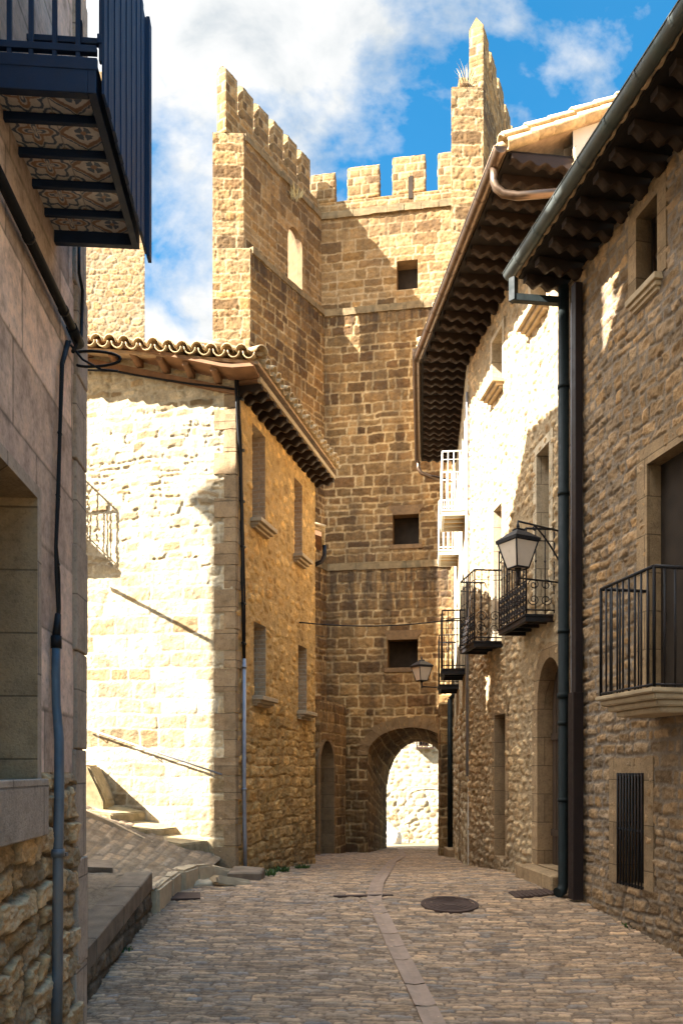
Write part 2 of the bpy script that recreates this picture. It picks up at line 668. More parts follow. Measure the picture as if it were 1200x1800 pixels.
M['tilecap'] = plain_mat('lichen_tile', (.47, .34, .19), .92, .45, 12, .6, stain=(.18, .15, .08), stain_amt=.6)
M['wood'] = plain_mat('dark_rafter_wood', (.026, .015, .009), .6, .35, 6, .4, stretch=(1, 1, 1))
M['woodbrown'] = plain_mat('brown_rafter_wood', (.21, .11, .055), .75, .35, 6, .4)
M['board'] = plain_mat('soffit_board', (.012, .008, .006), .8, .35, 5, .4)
M['door'] = plain_mat('old_door_wood', (.06, .038, .024), .7, .35, 12, .4, stretch=(6, 6, .6))
M['shutter'] = plain_mat('grey_shutter_wood', (.1, .066, .045), .75, .35, 10, .4, stretch=(6, 6, .6))
M['glass'] = plain_mat('dark_glass', (.012, .013, .016), .15, .1, 3, 0, spec=.5)
M['void'] = plain_mat('dark_recess', (.03, .021, .014), .95, .4, 6, .4)  # near-black colour stands in for the unlit depth of openings
M['iron'] = plain_mat('black_iron', (.012, .012, .014), .6, .3, 20, .3, spec=.25, stain=(.05, .025, .014), stain_amt=.6)
M['white_iron'] = plain_mat('white_painted_iron', (.62, .6, .54), .5, .1, 10, .1, spec=.4)
M['bluepaint'] = plain_mat('navy_paint', (.004, .012, .034), .55, .35, 9, .2, spec=.25)
M['bluescreen'] = plain_mat('navy_screen', (.005, .018, .05), .6, .4, 5, .2, spec=.2, stretch=(1, 3, .3))
M['greenpipe'] = plain_mat('dark_green_pipe', (.008, .012, .012), .6, .4, 6, .1, spec=.15)
M['brownpipe'] = plain_mat('brown_casing', (.014, .008, .007), .55, .35, 6, .1, spec=.25)
M['copper'] = plain_mat('brown_metal_gutter', (.13, .085, .055), .38, .3, 5, .1, metal=.75, spec=.5)
M['steelgutter'] = plain_mat('grey_green_gutter', (.065, .075, .07), .55, .35, 7, .1, metal=.15, spec=.5, stain=(.05, .12, .1), stain_amt=.35)
M['greypipe'] = plain_mat('grey_conduit', (.27, .27, .29), .45, .2, 6, .1, metal=.3, spec=.4)
M['bluepipe'] = plain_mat('blue_grey_conduit', (.045, .075, .105), .5, .5, 4, .25, spec=.4, stain=(.2, .15, .1), stain_amt=.75)
M['cable'] = plain_mat('black_cable', (.006, .006, .007), .6, .2, 8, 0, spec=.2)
M['lampglass'] = plain_mat('frosted_lamp_glass', (.62, .52, .42), .35, .08, 5, 0, spec=.5)
M['channel'] = plain_mat('channel_slab', (.27, .185, .13), .92, .25, 8, .5, stain=(.14, .1, .07))
M['rust'] = plain_mat('rusty_iron', (.07, .045, .035), .75, .35, 14, .4, metal=.3)
M['earth'] = plain_mat('earth', (.2, .16, .1), .95, .3, .4, .5)
M['grass'] = plain_mat('weed_leaf', (.06, .10, .025), .7, .4, 14, 0)
M['drygrass'] = plain_mat('dry_grass', (.36, .28, .13), .8, .3, 10, 0)
M['moss'] = plain_mat('mossy_step', (.33, .25, .14), .95, .45, 9, .7, stain=(.17, .14, .05), stain_amt=.6)
M['orange_soffit'] = plain_mat('ochre_soffit', (.52, .33, .11), .7, .15, 5, .1)

# ------------------------------------------------------------------ terrain
GYs = np.array([-60, -30, 0, 5, 10, 10.8, 12, 13, 17.7, 27.4, 31, 40, 60, 600.])
GZs = np.array([-1.9, -1.7, -1.2, -.66, -.07, 0, .0, -.05, -.42, -1.22, -1.36, -1.85, -2.2, -2.2])
_gy = np.linspace(-60, 80, 2801)
_gz = np.interp(_gy, GYs, GZs)
_k = np.ones(21) / 21
_gz[10:-10] = np.convolve(_gz, _k, 'valid')


def gz(Y):
    return np.interp(Y, _gy, _gz)


def ground_sheet():
    xs = np.array([-600, -150, -40, -12, -4, 0, 4, 12, 40, 150, 600.])
    ys = np.array([-600, -150, -60, -30, -10, 0, 5, 10, 11, 12, 13, 15, 17.7, 22, 27, 31, 35, 40, 50, 60, 150, 600.])
    X, Y = np.meshgrid(xs, ys)
    P = np.stack([X, Y, gz(Y) - .06], -1).reshape(-1, 3)
    idx = np.arange(len(xs) * len(ys)).reshape(len(ys), len(xs))
    q = np.stack([idx[:-1, :-1], idx[:-1, 1:], idx[1:, 1:], idx[1:, :-1]], -1).reshape(-1, 4)
    struct(link('ground', raw_mesh('ground', P, q), M['earth']))


ground_sheet()


def street():
    xs = lin(-3.3, 4.6, .017)
    ys = [3.0]
    while ys[-1] < 31:
        ys.append(ys[-1] + (.0145 if ys[-1] < 11.5 else .0145 + (ys[-1] - 11.5) * .0022))
    ys = np.array(ys)
    g = g_ashlar(71, ch=(.036, .07), bw=(.10, .34), joint=.013, depth=.012, warp=.016, rough=.02, tilt=.08, bulge=.005, slow=.05, rr=.02)
    U, V = np.meshgrid(xs, ys)
    # rows bend a little as they cross the street
    h, i1, i2, m = g(U, V + .05 * np.sin(U * .9) + .02 * U)
    h = h + .035 * (fbm(U * .7, V * .7, 4) - .5) + .02 * (fbm(U * 2.1, V * 2.1, 14) - .5)
    P = np.stack([U, V, gz(V) + h - .01], -1).reshape(-1, 3)
    C = np.stack([i1, i2, m, np.zeros_like(m)], -1).reshape(-1, 4)
    idx = np.arange(len(xs) * len(ys)).reshape(len(ys), len(xs))
    q = np.stack([idx[:-1, :-1], idx[:-1, 1:], idx[1:, 1:], idx[1:, :-1]], -1).reshape(-1, 4)
    o = link('street', raw_mesh('street', P, q, C), M['cobble'])
    struct(o)


street()


def on_ground(px, py):
    """the street point under a pixel"""
    d = ray(px, py)
    Y = 3.
    while Y < 60:
        p = at(px, py, Y)
        if p[2] <= gz(Y):
            return p
        Y += .01
    return p


def channel():
    pix = [(775, 1830), (745, 1765), (700, 1676), (672, 1615)]
    P = [on_ground(*p) for p in pix] + [np.array([x, y, 0.]) for x, y in ((.41, 10.1), (.5, 11.2), (.72, 13.), (1.13, 17.7), (1.8, 23.), (2.2, 30.))]
    # resample along the line into slabs, a small gap between them
    bm = NB()
    pts = []
    for a, b in zip(P, P[1:]):
        n = max(1, int(np.linalg.norm(b - a) / .08))
        for k in range(n):
            pts.append(a + (b - a) * k / n)
    pts.append(P[-1])
    pts = np.array(pts)
    seg, i, hw = 0, 0, .095
    while i < len(pts) - 2:
        n = random.randint(5, 9)
        sub = pts[i:min(i + n + 1, len(pts))]
        i += n
        if len(sub) < 2:
            break
        t = sub[-1] - sub[0]
        t = t / np.linalg.norm(t)
        nx = np.array([t[1], -t[0], 0])
        prev = None
        for k, p in enumerate(sub):
            q = p + t * (.012 if k == 0 else -.012 if k == len(sub) - 1 else 0)
            z = gz(q[1]) + .020 + .004 * math.sin(seg)
            c = [bm.verts.new((*(q[:2] + nx[:2] * s * hw), z)) for s in (-1, 0, 1)]
            c[1].co.z -= .012
            lo = [bm.verts.new((*(q[:2] + nx[:2] * s * hw), z - .06)) for s in (-1, 1)]
            if prev:
                pc, pl = prev
                bm.faces.new([pc[0], pc[1], c[1], c[0]])
                bm.faces.new([pc[1], pc[2], c[2], c[1]])
                bm.faces.new([pl[0], pc[0], c[0], lo[0]])
                bm.faces.new([pc[2], pl[1], lo[1], c[2]])
            prev = (c, lo)
        seg += 1
    o = mk('drain_channel', bm, M['channel'])
    struct(o)


channel()

# ------------------------------------------------------------------ plan of the houses (metres, camera at the origin looking +Y)
def wl_from(px_a, Ya, slope, Ya2):
    xa = (px_a - 600) / F * Ya
    return (xa, Ya), (xa + slope * (Ya2 - Ya), Ya2)


# L1 plaster house on the left, near
L1c = np.array([-2.145, 6.6])


def l1x(Y):
    return -2.145 - .0714 * (Y - 6.6)


W1 = Wall((l1x(-9), -9), (l1x(6.6), 6.6), (1, 0))
# L2 gable house
L2c = (-1.68, 12.6)
L2f = (-1.68 + .271 * 4.15, 16.75)
W2g = Wall((-6.6, 13.3), L2c, (0, -1))
W2f = Wall(L2c, L2f, (1, 0))
# R1 near right
W3 = Wall((5.1 - .2 * 10.62, 10.62), (5.1 + .2 * 4, -4), (-1, 0))
# R2 middle right
W4 = Wall((4.27 - .114 * 10.6, 10.6), (4.27 - .114 * 15.6, 15.6), (-1, 0))
# R3 far right
W5 = Wall((2.47, 15.62), (3.16, 22.4), (-1, 0))

# ------------------------------------------------------------------ openings
def outline(u0, u1, z0, z1, rise, g=0.):
    """from lower left up, over and down to lower right"""
    uc, hw = (u0 + u1) / 2, (u1 - u0) / 2
    p = [(u0 - g, z0), (u0 - g, z0 + (z1 - z0) * .5)]
    n = 12
    if rise > 0:
        for k in range(n + 1):
            a = math.pi * (1 - k / n)
            p.append((uc + (hw + g) * math.cos(a), z1 + (rise + g) * math.sin(a)))
    else:
        p += [(u0 - g, z1 + g), (u1 + g, z1 + g)]
    p += [(u1 + g, z0 + (z1 - z0) * .5), (u1 + g, z0)]
    return p


def opening(root, w, u0, u1, z0, z1, depth=.3, frame=.0, proud=.015, rise=0., sill=0., infill='glass', surround='dressed', reveal=None, name='window', label=None, sillmat='sill', bars=0, back=.0):
    if u0 > u1:
        u0, u1 = u1, u0
    bm = NB()
    ins = outline(u0, u1, z0, z1, rise)
    f = frame if frame > 0 else .0
    o1 = proud if f else 0.
    if f:
        out = outline(u0, u1, z0, z1, rise, f)
        for (a, b), (c, d) in zip(zip(ins, ins[1:]), zip(out, out[1:])):
            quad(bm, w.p(*a, o1), w.p(*b, o1), w.p(*d, o1), w.p(*c, o1))
            quad(bm, w.p(*c, o1), w.p(*d, o1), w.p(*d, -.06), w.p(*c, -.06))
        for s in (0, -1):
            quad(bm, w.p(*ins[s], o1), w.p(*out[s], o1), w.p(*out[s], -.06), w.p(*ins[s], -.06))
    nf = len(bm.faces)
    loop = ins + [ins[0]]
    for a, b in zip(loop, loop[1:]):
        quad(bm, w.p(*a, o1), w.p(*b, o1), w.p(*b, -depth), w.p(*a, -depth))
    bm.faces.ensure_lookup_table()
    for i in range(nf, len(bm.faces)):
        bm.faces[i].material_index = 1
    ob = mk(name, bm, [M[surround], M[reveal or surround]], root, label)
    if infill:
        bm = NB()
        d = -depth + .02
        if infill in ('shutter', 'door'):
            n = max(2, int((u1 - u0) / .14))
            for k in range(n):
                a = u0 + (u1 - u0) * k / n
                b = u0 + (u1 - u0) * (k + 1) / n
                wbox(bm, w, a + .004, b - .004, z0, z1 + rise, d - .05, d + .006 * (k % 2))
            for zz in (.2, .8):
                zc = z0 + (z1 - z0) * zz
                wbox(bm, w, u0, u1, zc - .05, zc + .05, d + .008, d + .03)
            mk('shutter' if infill == 'shutter' else 'door_leaf', bm, M['shutter' if infill == 'shutter' else 'door'], ob)
        elif infill == 'bricks':
            wbox(bm, w, u0, u1, z0, z1 + rise, d - .1, d)
            mk('brick_infill', bm, M['bricks'], ob)
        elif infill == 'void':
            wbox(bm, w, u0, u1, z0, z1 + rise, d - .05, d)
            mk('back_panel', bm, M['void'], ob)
        else:
            wbox(bm, w, u0, u1, z0, z1 + rise, d - .05, d)
            mk('pane', bm, M['glass'], ob)
            bm = NB()
            um = (u0 + u1) / 2
            for a, b in ((u0, u0 + .05), (um - .03, um + .03), (u1 - .05, u1)):
                wbox(bm, w, a, b, z0, z1 + rise * .5, d + .002, d + .04)
            for zc in (z0 + .03, z0 + (z1 - z0) * .5, z1 - .03):
                wbox(bm, w, u0, u1, zc - .03, zc + .03, d + .003, d + .035)
            mk('frame', bm, M['door'], ob)
    if sill:
        bm = NB()
        e = .09
        wbox(bm, w, u0 - e, u1 + e, z0 - .07, z0, -.05, sill)
        wbox(bm, w, u0 - e + .03, u1 + e - .03, z0 - .12, z0 - .0702, -.05, sill * .7)
        wbox(bm, w, u0 - e + .05, u1 + e - .05, z0 - .16, z0 - .1202, -.05, sill * .4)
        mk('sill', bm, M[sillmat], ob, bevel=.008)
    if bars:
        bm = NB()
        for k in range(bars):
            u = u0 + (u1 - u0) * (k + .5) / bars
            tube(bm, [w.p(u, z0, .02), w.p(u, z1, .02)], .011, 6)
        for zc in (z0 + .02, (z0 + z1) * .5, z1 - .02):
            wbox(bm, w, u0, u1, zc - .015, zc + .015, .008, .016)
        mk('grille', bm, M['iron'], ob)
    return ob


def px_rect(w, x0, x1, y0, y1, xz=None, o=0.):
    """pixel box on a wall: u range from the x's at mid height, z range from the y's at one x"""
    ym = (y0 + y1) / 2
    ua, ub = w.uv(x0, ym, o)[0], w.uv(x1, ym, o)[0]
    xz = (x0 + x1) / 2 if xz is None else xz
    return min(ua, ub), max(ua, ub), w.uv(xz, y1, o)[1], w.uv(xz, y0, o)[1]


# ------------------------------------------------------------------ roofs, tiles, rafters, gutters
def tile(bm, O, A, Uv, N, r0, r1, L, th, up, seg=6):
    """one barrel tile starting at O, running along Uv; A across; up=+1 cover, -1 channel"""
    rings = []
    for (s, r) in ((0, r0), (L, r1)):
        for rr in (r, r - th):
            rg = []
            for k in range(seg + 1):
                a = math.pi * k / seg
                rg.append(bm.verts.new(tuple(O + Uv * s + A * (rr * math.cos(a)) + N * (up * rr * math.sin(a)))))
            rings.append(rg)
    o0, i0, o1, i1 = rings
    for k in range(seg):
        for f in ((o0[k], o0[k + 1], o1[k + 1], o1[k]), (i0[k + 1], i0[k], i1[k], i1[k + 1]), (i0[k], i0[k + 1], o0[k + 1], o0[k])):
            fc = bm.faces.new(f)
            fc.smooth = True
    for k in (0, seg):
        bm.faces.new((o0[k], o1[k], i1[k], i0[k]))


def tile_field(bm, E0, E1, up, rows, pitch=.21, r=.1, L=.42, seed=0, lift=0.):
    """barrel tiles along the eave E0-E1, climbing along 'up'"""
    rnd = random.Random(seed)
    E0, E1 = np.array(E0, float), np.array(E1, float)
    A = E1 - E0
    n = int(np.linalg.norm(A) / pitch)
    A = A / np.linalg.norm(A)
    Uv = np.array(up, float)
    Uv = Uv / np.linalg.norm(Uv)
    N = np.cross(A, Uv)
    N = N / np.linalg.norm(N)
    if N[2] < 0:
        N = -N
    for rI in range(rows):
        st = .33
        for c in range(n + 1):
            j = rnd.uniform(-.025, .025)
            jz = rnd.uniform(-.012, .012)
            base = E0 + A * (c * pitch + rnd.uniform(-.012, .012)) + Uv * (rI * st + j) + N * (lift + .0)
            tilt = Uv * 1.0 + N * (.05 + rnd.uniform(-.02, .03)) + A * rnd.uniform(-.05, .05)
            tl = -Uv * 0 + Uv
            dv = Uv - N * .03 + A * rnd.uniform(-.04, .04)
            tile(bm, base + N * (.075 + jz), A, dv, N, r, r * .82, L, .016, 1)
            b2 = E0 + A * ((c + .5) * pitch + rnd.uniform(-.01, .01)) + Uv * (rI * st - .03 + j * .7) + N * (lift + .085)
            tile(bm, b2, A, dv, N, r * .95, r * .9, L, .016, -1)


def slab_poly(bm, top, th):
    """a sloped polygon with thickness (points counter-clockwise from above)"""
    t = [bm.verts.new(tuple(p)) for p in top]
    b = [bm.verts.new((p[0], p[1], p[2] - th)) for p in top]
    bm.faces.new(t)
    bm.faces.new(b[::-1])
    n = len(t)
    for i in range(n):
        bm.faces.new([t[i], b[i], b[(i + 1) % n], t[(i + 1) % n]])


def rafter_mesh(w, L, dep, waves, wid=.1, amp=.035, slope=0.):
    """a carved bracket: straight top, waved underside, standing out from a wall; its origin at the wall"""
    prof = []
    n = 6 * waves
    for k in range(n + 1):
        t = k / n
        o = -.02 + (L + .02) * t
        z = -dep * (1 - .35 * t) - amp * math.sin(2 * math.pi * waves * t - .6) - slope * o
        prof.append((o, z))
    bm = NB()
    ra, rb = [], []
    for (o, z) in prof:
        ra.append(((o, z), (o, -slope * o)))
    fr = []
    for s in (-.5, .5):
        lo = [bm.verts.new(tuple(w.A * s * wid + w.N * o + w.Z * z)) for (o, z), _ in ra]
        hi = [bm.verts.new(tuple(w.A * s * wid + w.N * o + w.Z * z)) for _, (o, z) in ra]
        for k in range(n):
            bm.faces.new([lo[k], lo[k + 1], hi[k + 1], hi[k]])
        fr.append((lo, hi))
    (la, ha), (lb, hb) = fr
    for k in range(n):
        f = bm.faces.new([la[k], lb[k], lb[k + 1], la[k + 1]])
        f.smooth = True
    bm.faces.new([la[n], lb[n], hb[n], ha[n]])
    bmesh.ops.recalc_face_normals(bm, faces=bm.faces)
    me = bpy.data.meshes.new('rafter')
    bm.to_mesh(me)
    bm.free()
    return me


def rafters(root, w, us, z, L, dep, waves, mat, wid=.1, amp=.035, slope=0., zs=None):
    me = rafter_mesh(w, L, dep, waves, wid, amp, slope)
    first = None
    for i, u in enumerate(us):
        if first is None:
            first = link('rafter', me, mat, None)
            o = first
        else:
            o = first.copy()
            COL.objects.link(o)
        rj = random.Random(i * 7 + int(L * 100))
        o.location = Vector(tuple(w.p(u + rj.uniform(-.025, .025), z if zs is None else zs[i], 0)))
        o.rotation_euler = (0, 0, rj.uniform(-.045, .045))
        o.scale = (1, 1, rj.uniform(.88, 1.0))
        adopt(o, root)


def gutter_line(root, P, Q, r, mat, name='gutter', joints=.55, deep=1.0):
    """half-round trough from P to Q with joint bands"""
    bm = NB()
    P, Q = Vector(tuple(P)), Vector(tuple(Q))
    d = (Q - P).normalized()
    side = d.cross(Vector((0, 0, 1))).normalized()
    up = side.cross(d)
    seg = 10

    def ring(p, rr):
        return [bm.verts.new(p + side * math.cos(a) * rr + up * math.sin(a) * rr * deep) for a in [math.pi + math.pi * k / seg for k in range(seg + 1)]]
    n = 24
    for rr, rev in ((r, False), (r - .006, True)):
        prev = None
        for k in range(n + 1):
            c = ring(P + (Q - P) * k / n, rr)
            if prev:
                for i in range(seg):
                    f = bm.faces.new([prev[i], prev[i + 1], c[i + 1], c[i]])
                    f.smooth = True
            else:
                bm.faces.new(c)
            prev = c
        bm.faces.new(prev)
    for s in (-1, 1):
        tube(bm, [P + side * s * r, Q + side * s * r], .01, 6)
    m = int((Q - P).length / joints)
    for k in range(1, m + 1):
        p = P + d * (k * joints - .2)
        a, b = ring(p, r + .006), ring(p + d * .03, r + .006)
        for i in range(seg):
            bm.faces.new([a[i], a[i + 1], b[i + 1], b[i]])
    o = mk(name, bm, mat, root)
    return o


def house_shell(root, pts, z0, z1, skip=(), mat=None, name='wall'):
    """plain outer walls over a plan polygon, leaving out edges that carry their own masonry sheet"""
    bm = NB()
    n = len(pts)
    for i in range(n):
        if i in skip:
            continue
        a, b = pts[i], pts[(i + 1) % n]
        za0, za1 = (z0, z1) if not isinstance(z1, (list, tuple)) else (z0, z1[i])
        zb1 = z1 if not isinstance(z1, (list, tuple)) else z1[(i + 1) % n]
        quad(bm, (*a, z0), (*b, z0), (*b, zb1), (*a, za1))
    return mk(name, bm, mat or M['plainwall'], root)


def cable_pts(a, b, sag, n=16):
    a, b = np.array(a, float), np.array(b, float)
    return [a + (b - a) * k / n - np.array([0, 0, sag * 4 * (k / n) * (1 - k / n)]) for k in range(n + 1)]


def railing(path, z0, h, spacing, r=.009, rail=.016, low=.07, knob=False):
    """vertical bars along a plan polyline with top and bottom rails"""
    bm = NB()
    P = [np.array([p[0], p[1], z0]) for p in path]
    for a, b in zip(P, P[1:]):
        L = np.linalg.norm(b - a)
        n = max(1, int(round(L / spacing)))
        for k in range(n + 1):
            q = a + (b - a) * k / n
            rr = r * 1.5 if k in (0, n) else r
            tube(bm, [q + (0, 0, .0), q + (0, 0, h)], rr, 6)
            if knob and 0 < k < n:
                for zz in (.32, .62):
                    tube(bm, [q + (0, 0, h * zz - .02), q + (0, 0, h * zz), q + (0, 0, h * zz + .02)], [.008, .017, .008], 6)
        for zz, rr in ((h, rail), (low, rail * .7)):
            tube(bm, [a + (0, 0, zz), b + (0, 0, zz)], rr, 6)
    return bm


def spiral(bm, c, e1, e2, r, turns, th=.008, flip=1, n=26, rmin=.15):
    pts = []
    for k in range(n + 1):
        t = k / n
        rr = r * (1 - (1 - rmin) * t)
        a = turns * 2 * math.pi * t
        pts.append(c + e1 * (rr * math.cos(a)) + e2 * (flip * rr * math.sin(a)))
    tube(bm, pts, th, 5)


# ================================================================== LEFT NEAR: plaster house
house = thing('plaster_house', 'pinkish plaster house on the left edge with rough boulder base and blue balcony', 'house', (l1x(3), 3, float(gz(3))))


def u1(Y):
    return (Y + 9) / 15.6 * W1.L


def plaster_house():
    ZT = 11.88
    ua, ub = u1(1.9), W1.L
    zb = -1.6
    win = (u1(4.0), W1.uv(58, 1150)[0], 1.55, 3.42, 0)
    zbase = W1.uv(100, 1358)[1]
    gpl = g_ashlar(5, ch=(.52, .60), bw=(1.0, 1.5), joint=.012, depth=.004, warp=.0, rough=.004, tilt=0, bulge=.0, slow=0, rr=.02)
    vs_hi = lin(zbase, ZT, .016)
    sheets('plaster_wall', [sheet(W1.O, W1.A, W1.Z, W1.N, lin(ua, ub, .012), vs_hi, gpl, [win], fade=(0, 1, 0, 1))], M['plaster'], house)
    gb = g_ashlar(23, ch=(.13, .25), bw=(.17, .5), joint=.03, depth=.034, warp=.06, rough=.055, tilt=.3, bulge=.003, slow=.10, rr=.035, pits=.03)
    win2 = (win[0], win[1], win[2], 9, 0)
    sheets('boulder_base', [sheet(W1.O, W1.A, W1.Z, W1.N, lin(ua, ub - .27, .0095), lin(zb, zbase, .0095), gb, [win2], fade=(0, 0, 0, 1))], M['base'], house)
    # plain remainder behind the camera and round the back
    pts = [(l1x(-9), -9), tuple(W1.p(ua, 0)[:2]), (l1x(6.6), 6.6), (-9, 6.6), (-9, -9)]
    house_shell(house, pts, -1.9, ZT, skip=(1,), mat=M['plainwall'])
    w = opening(house, W1, *win[:4], depth=.42, frame=.085, proud=.03, surround='dressed_grey', reveal='dressed', infill='shutter')
    bm = NB()
    wbox(bm, W1, win[0] - .2, win[1] + .07, win[2] - .38, win[2], -.1, .085)
    mk('sill', bm, M['dressed_grey'], w, bevel=.01)
    # grey corner pilaster
    bm = NB()
    bl = -1.6
    k = 0
    while bl < ZT:
        hgt = random.uniform(.65, 1.0)
        e = .30 + .03 * (k % 2)
        wbox(bm, W1, W1.L - e, W1.L + .012, bl + .004, min(bl + hgt, ZT) - .004, -.2, .03 + .006 * (k % 3))
        bl += hgt
        k += 1
    mk('corner_pilaster', bm, M['dressed_grey'], house, bevel=.012)
    # roof with tiled eave
    bm = NB()
    e = .45
    y0, y1 = -9.3, 6.85
    sl = .33
    slab_poly(bm, [(l1x(y0) + e, y0, ZT + .02), (l1x(y1) + e, y1, ZT + .02), (-5.6, y1, ZT + 3.5 * sl), (-5.6, y0, ZT + 3.5 * sl)], .1)
    slab_poly(bm, [(-5.602, y0, ZT + 3.5 * sl), (-5.602, y1, ZT + 3.5 * sl), (-9.4, y1, ZT), (-9.4, y0, ZT)], .1)
    rf = mk('roof', bm, M['tile'], house)
    bm = NB()
    tile_field(bm, (l1x(y0) + e + .04, y0 + 4, ZT + .02), (l1x(y1) + e + .04, y1, ZT + .02), (-1, 0, sl), 2, seed=3)
    mk('eave_tile', bm, M['tile'], rf)
    # end wall gable
    bm = NB()
    for y in (6.6, -9):
        bm = NB()
        bm.faces.new([bm.verts.new(p) for p in ((l1x(y), y, ZT), (-9, y, ZT), (-5.6, y, ZT + 3.5 * sl - .11))])
        mk('gable_wall', bm, M['plainwall'], house)
    # --- blue balcony with tiled soffit
    zs = W1.uv(98, 432)[1]
    uf = W1.uv(98, 432)[0]
    un = uf - 1.36
    pr = .605
    bm = NB()
    wbox(bm, W1, un, uf, zs, zs + .19, pr - .05, pr)           # outer beam
    wbox(bm, W1, un, un + .05, zs, zs + .19, 0, pr - .0502)    # near beam
    wbox(bm, W1, uf - .05, uf, zs, zs + .19, 0, pr - .0502)
    wbox(bm, W1, un - .004, un + .02, zs + .13, zs + .20, 0, pr + .006)
    for k in range(1, 5):
        u = un + (uf - un) * k / 5
        wbox(bm, W1, u - .016, u + .016, zs + .03, zs + .08, 0, pr - .0502)
    wbox(bm, W1, un + .05, uf - .05, zs + .12, zs + .17, 0, pr - .0502)
    bal = mk('balcony', bm, M['bluepaint'], house, 'navy blue iron balcony with patterned tile underside', bevel=.004)
    # glazed tiles under it: the pattern belongs to the tiles
    us = lin(un + .02, uf - .02, .004)
    os_ = lin(0, pr - .052, .004)
    U, O = np.meshgrid(us, os_)
    T = (uf - un) / 5
    x = ((U - un) / T) % 1 * 2 - 1
    kt = np.floor(O / .29)
    y = (O / .29 - kt) * 2 - 1
    dia = (kt % 2 == 1)
    cr, bl, og = np.array([.6, .54, .47]), np.array([.07, .10, .15]), np.array([.33, .19, .12])
    C = np.zeros(U.shape + (3,)) + cr
    jit = (fbm(U * 40, O * 40, 3) - .5) * .16

    def paint(mask, c):
        C[mask] = c
    dm = np.abs(x) + np.abs(y) * .8 + jit
    paint(dia & (dm > .66) & (dm < .86), og * .8)
    paint(dia & (dm > .9) & (dm < 1.0), bl)
    rr = np.hypot(x, y)
    an = np.arctan2(y, x)
    paint(dia & (rr + jit < .36) & (np.cos(4 * an) + jit < .75), bl)
    paint(dia & (rr + jit < .12), og)
    pet = rr - (.55 + .2 * np.cos(4 * an)) + jit
    paint(~dia & (pet < 0) & (pet > -.2), og)
    paint(~dia & (pet < -.3) & (pet > -.45), bl * 1.3)
    pe2 = rr - (.86 + .1 * np.cos(8 * an)) + jit
    paint(~dia & (pe2 < .02) & (pe2 > -.12), bl)
    cq = np.hypot(1 - np.abs(x), 1 - np.abs(y)) + jit
    paint((cq < .4) & (cq > .27), bl)
    paint(cq < .15, og)
    jn = (np.abs(np.abs(x) - 1) < .02) | (np.abs(np.abs(y) - 1) < .02)
    paint(jn, cr * .5)
    P = W1.O + U[..., None] * W1.A + O[..., None] * W1.N + (zs + .085) * W1.Z
    idx = np.arange(U.size).reshape(U.shape)
    q = np.stack([idx[:-1, :-1], idx[:-1, 1:], idx[1:, 1:], idx[1:, :-1]], -1).reshape(-1, 4)
    top = P + np.array([0, 0, .03])
    Pall = np.concatenate([P.reshape(-1, 3), top[[0, 0, -1, -1], [0, -1, -1, 0]]])
    qa = np.concatenate([q, [[U.size, U.size + 1, U.size + 2, U.size + 3]]])
    ca = np.concatenate([np.concatenate([C.reshape(-1, 3), np.ones((U.size, 1))], 1), np.ones((4, 4)) * .5])
    m, nt, b = new_mat('painted_tile')
    t = NT(nt)
    a_ = t.n('Attribute', attribute_name='stone')
    f = t.noise(obj_vec(t), 30, 4)
    t.l(t.mix(1, a_.outputs['Color'], t.ramp(f, [(.2, (.75, .75, .75)), (.7, (1.05, 1.05, 1.05))]), 'MULTIPLY'), b.inputs['Base Color'])
    b.inputs['Roughness'].default_value = .35
    link('tile_soffit', raw_mesh('tile_soffit', Pall, qa, ca, False), m, bal)
    # railing: sparse square bars on the near side, full-height screen along the street side
    bm = NB()
    zt = zs + .19
    for o in (.02, .12, .24, .37, .5, .63):
        wbox(bm, W1, un + .006, un + .032, zt + .0, zt + 1.15, o - .013, o + .013)
    wbox(bm, W1, un + .002, un + .036, zt + .045, zt + .085, 0, pr)
    wbox(bm, W1, un + .002, un + .036, zt + 1.1, zt + 1.15, 0, pr)
    wbox(bm, W1, un + .3, un + .33, zt, zt + .5, .42, .45)
    wbox(bm, W1, un + .12, un + .15, zt + .20, zt + .235, .18, .64)
    mk('railing', bm, M['bluepaint'], bal, bevel=.003)
    bm = NB()
    n = 16
    for k in range(n):
        a = un + (uf + .05 - un) * k / n
        b_ = un + (uf + .05 - un) * (k + 1) / n
        wbox(bm, W1, a + .002, b_ - .002, zt - .19, zt + 1.5, pr + .03, pr + .045 + .006 * (k % 2))
    wbox(bm, W1, uf - .02, uf + .07, zt - .24, zt + 1.52, pr + .05, pr + .075)
    for zz in (.1, .9):
        wbox(bm, W1, un, uf, zt + zz, zt + zz + .05, pr + .004, pr + .029)
    mk('screen', bm, M['bluescreen'], bal)


plaster_house()


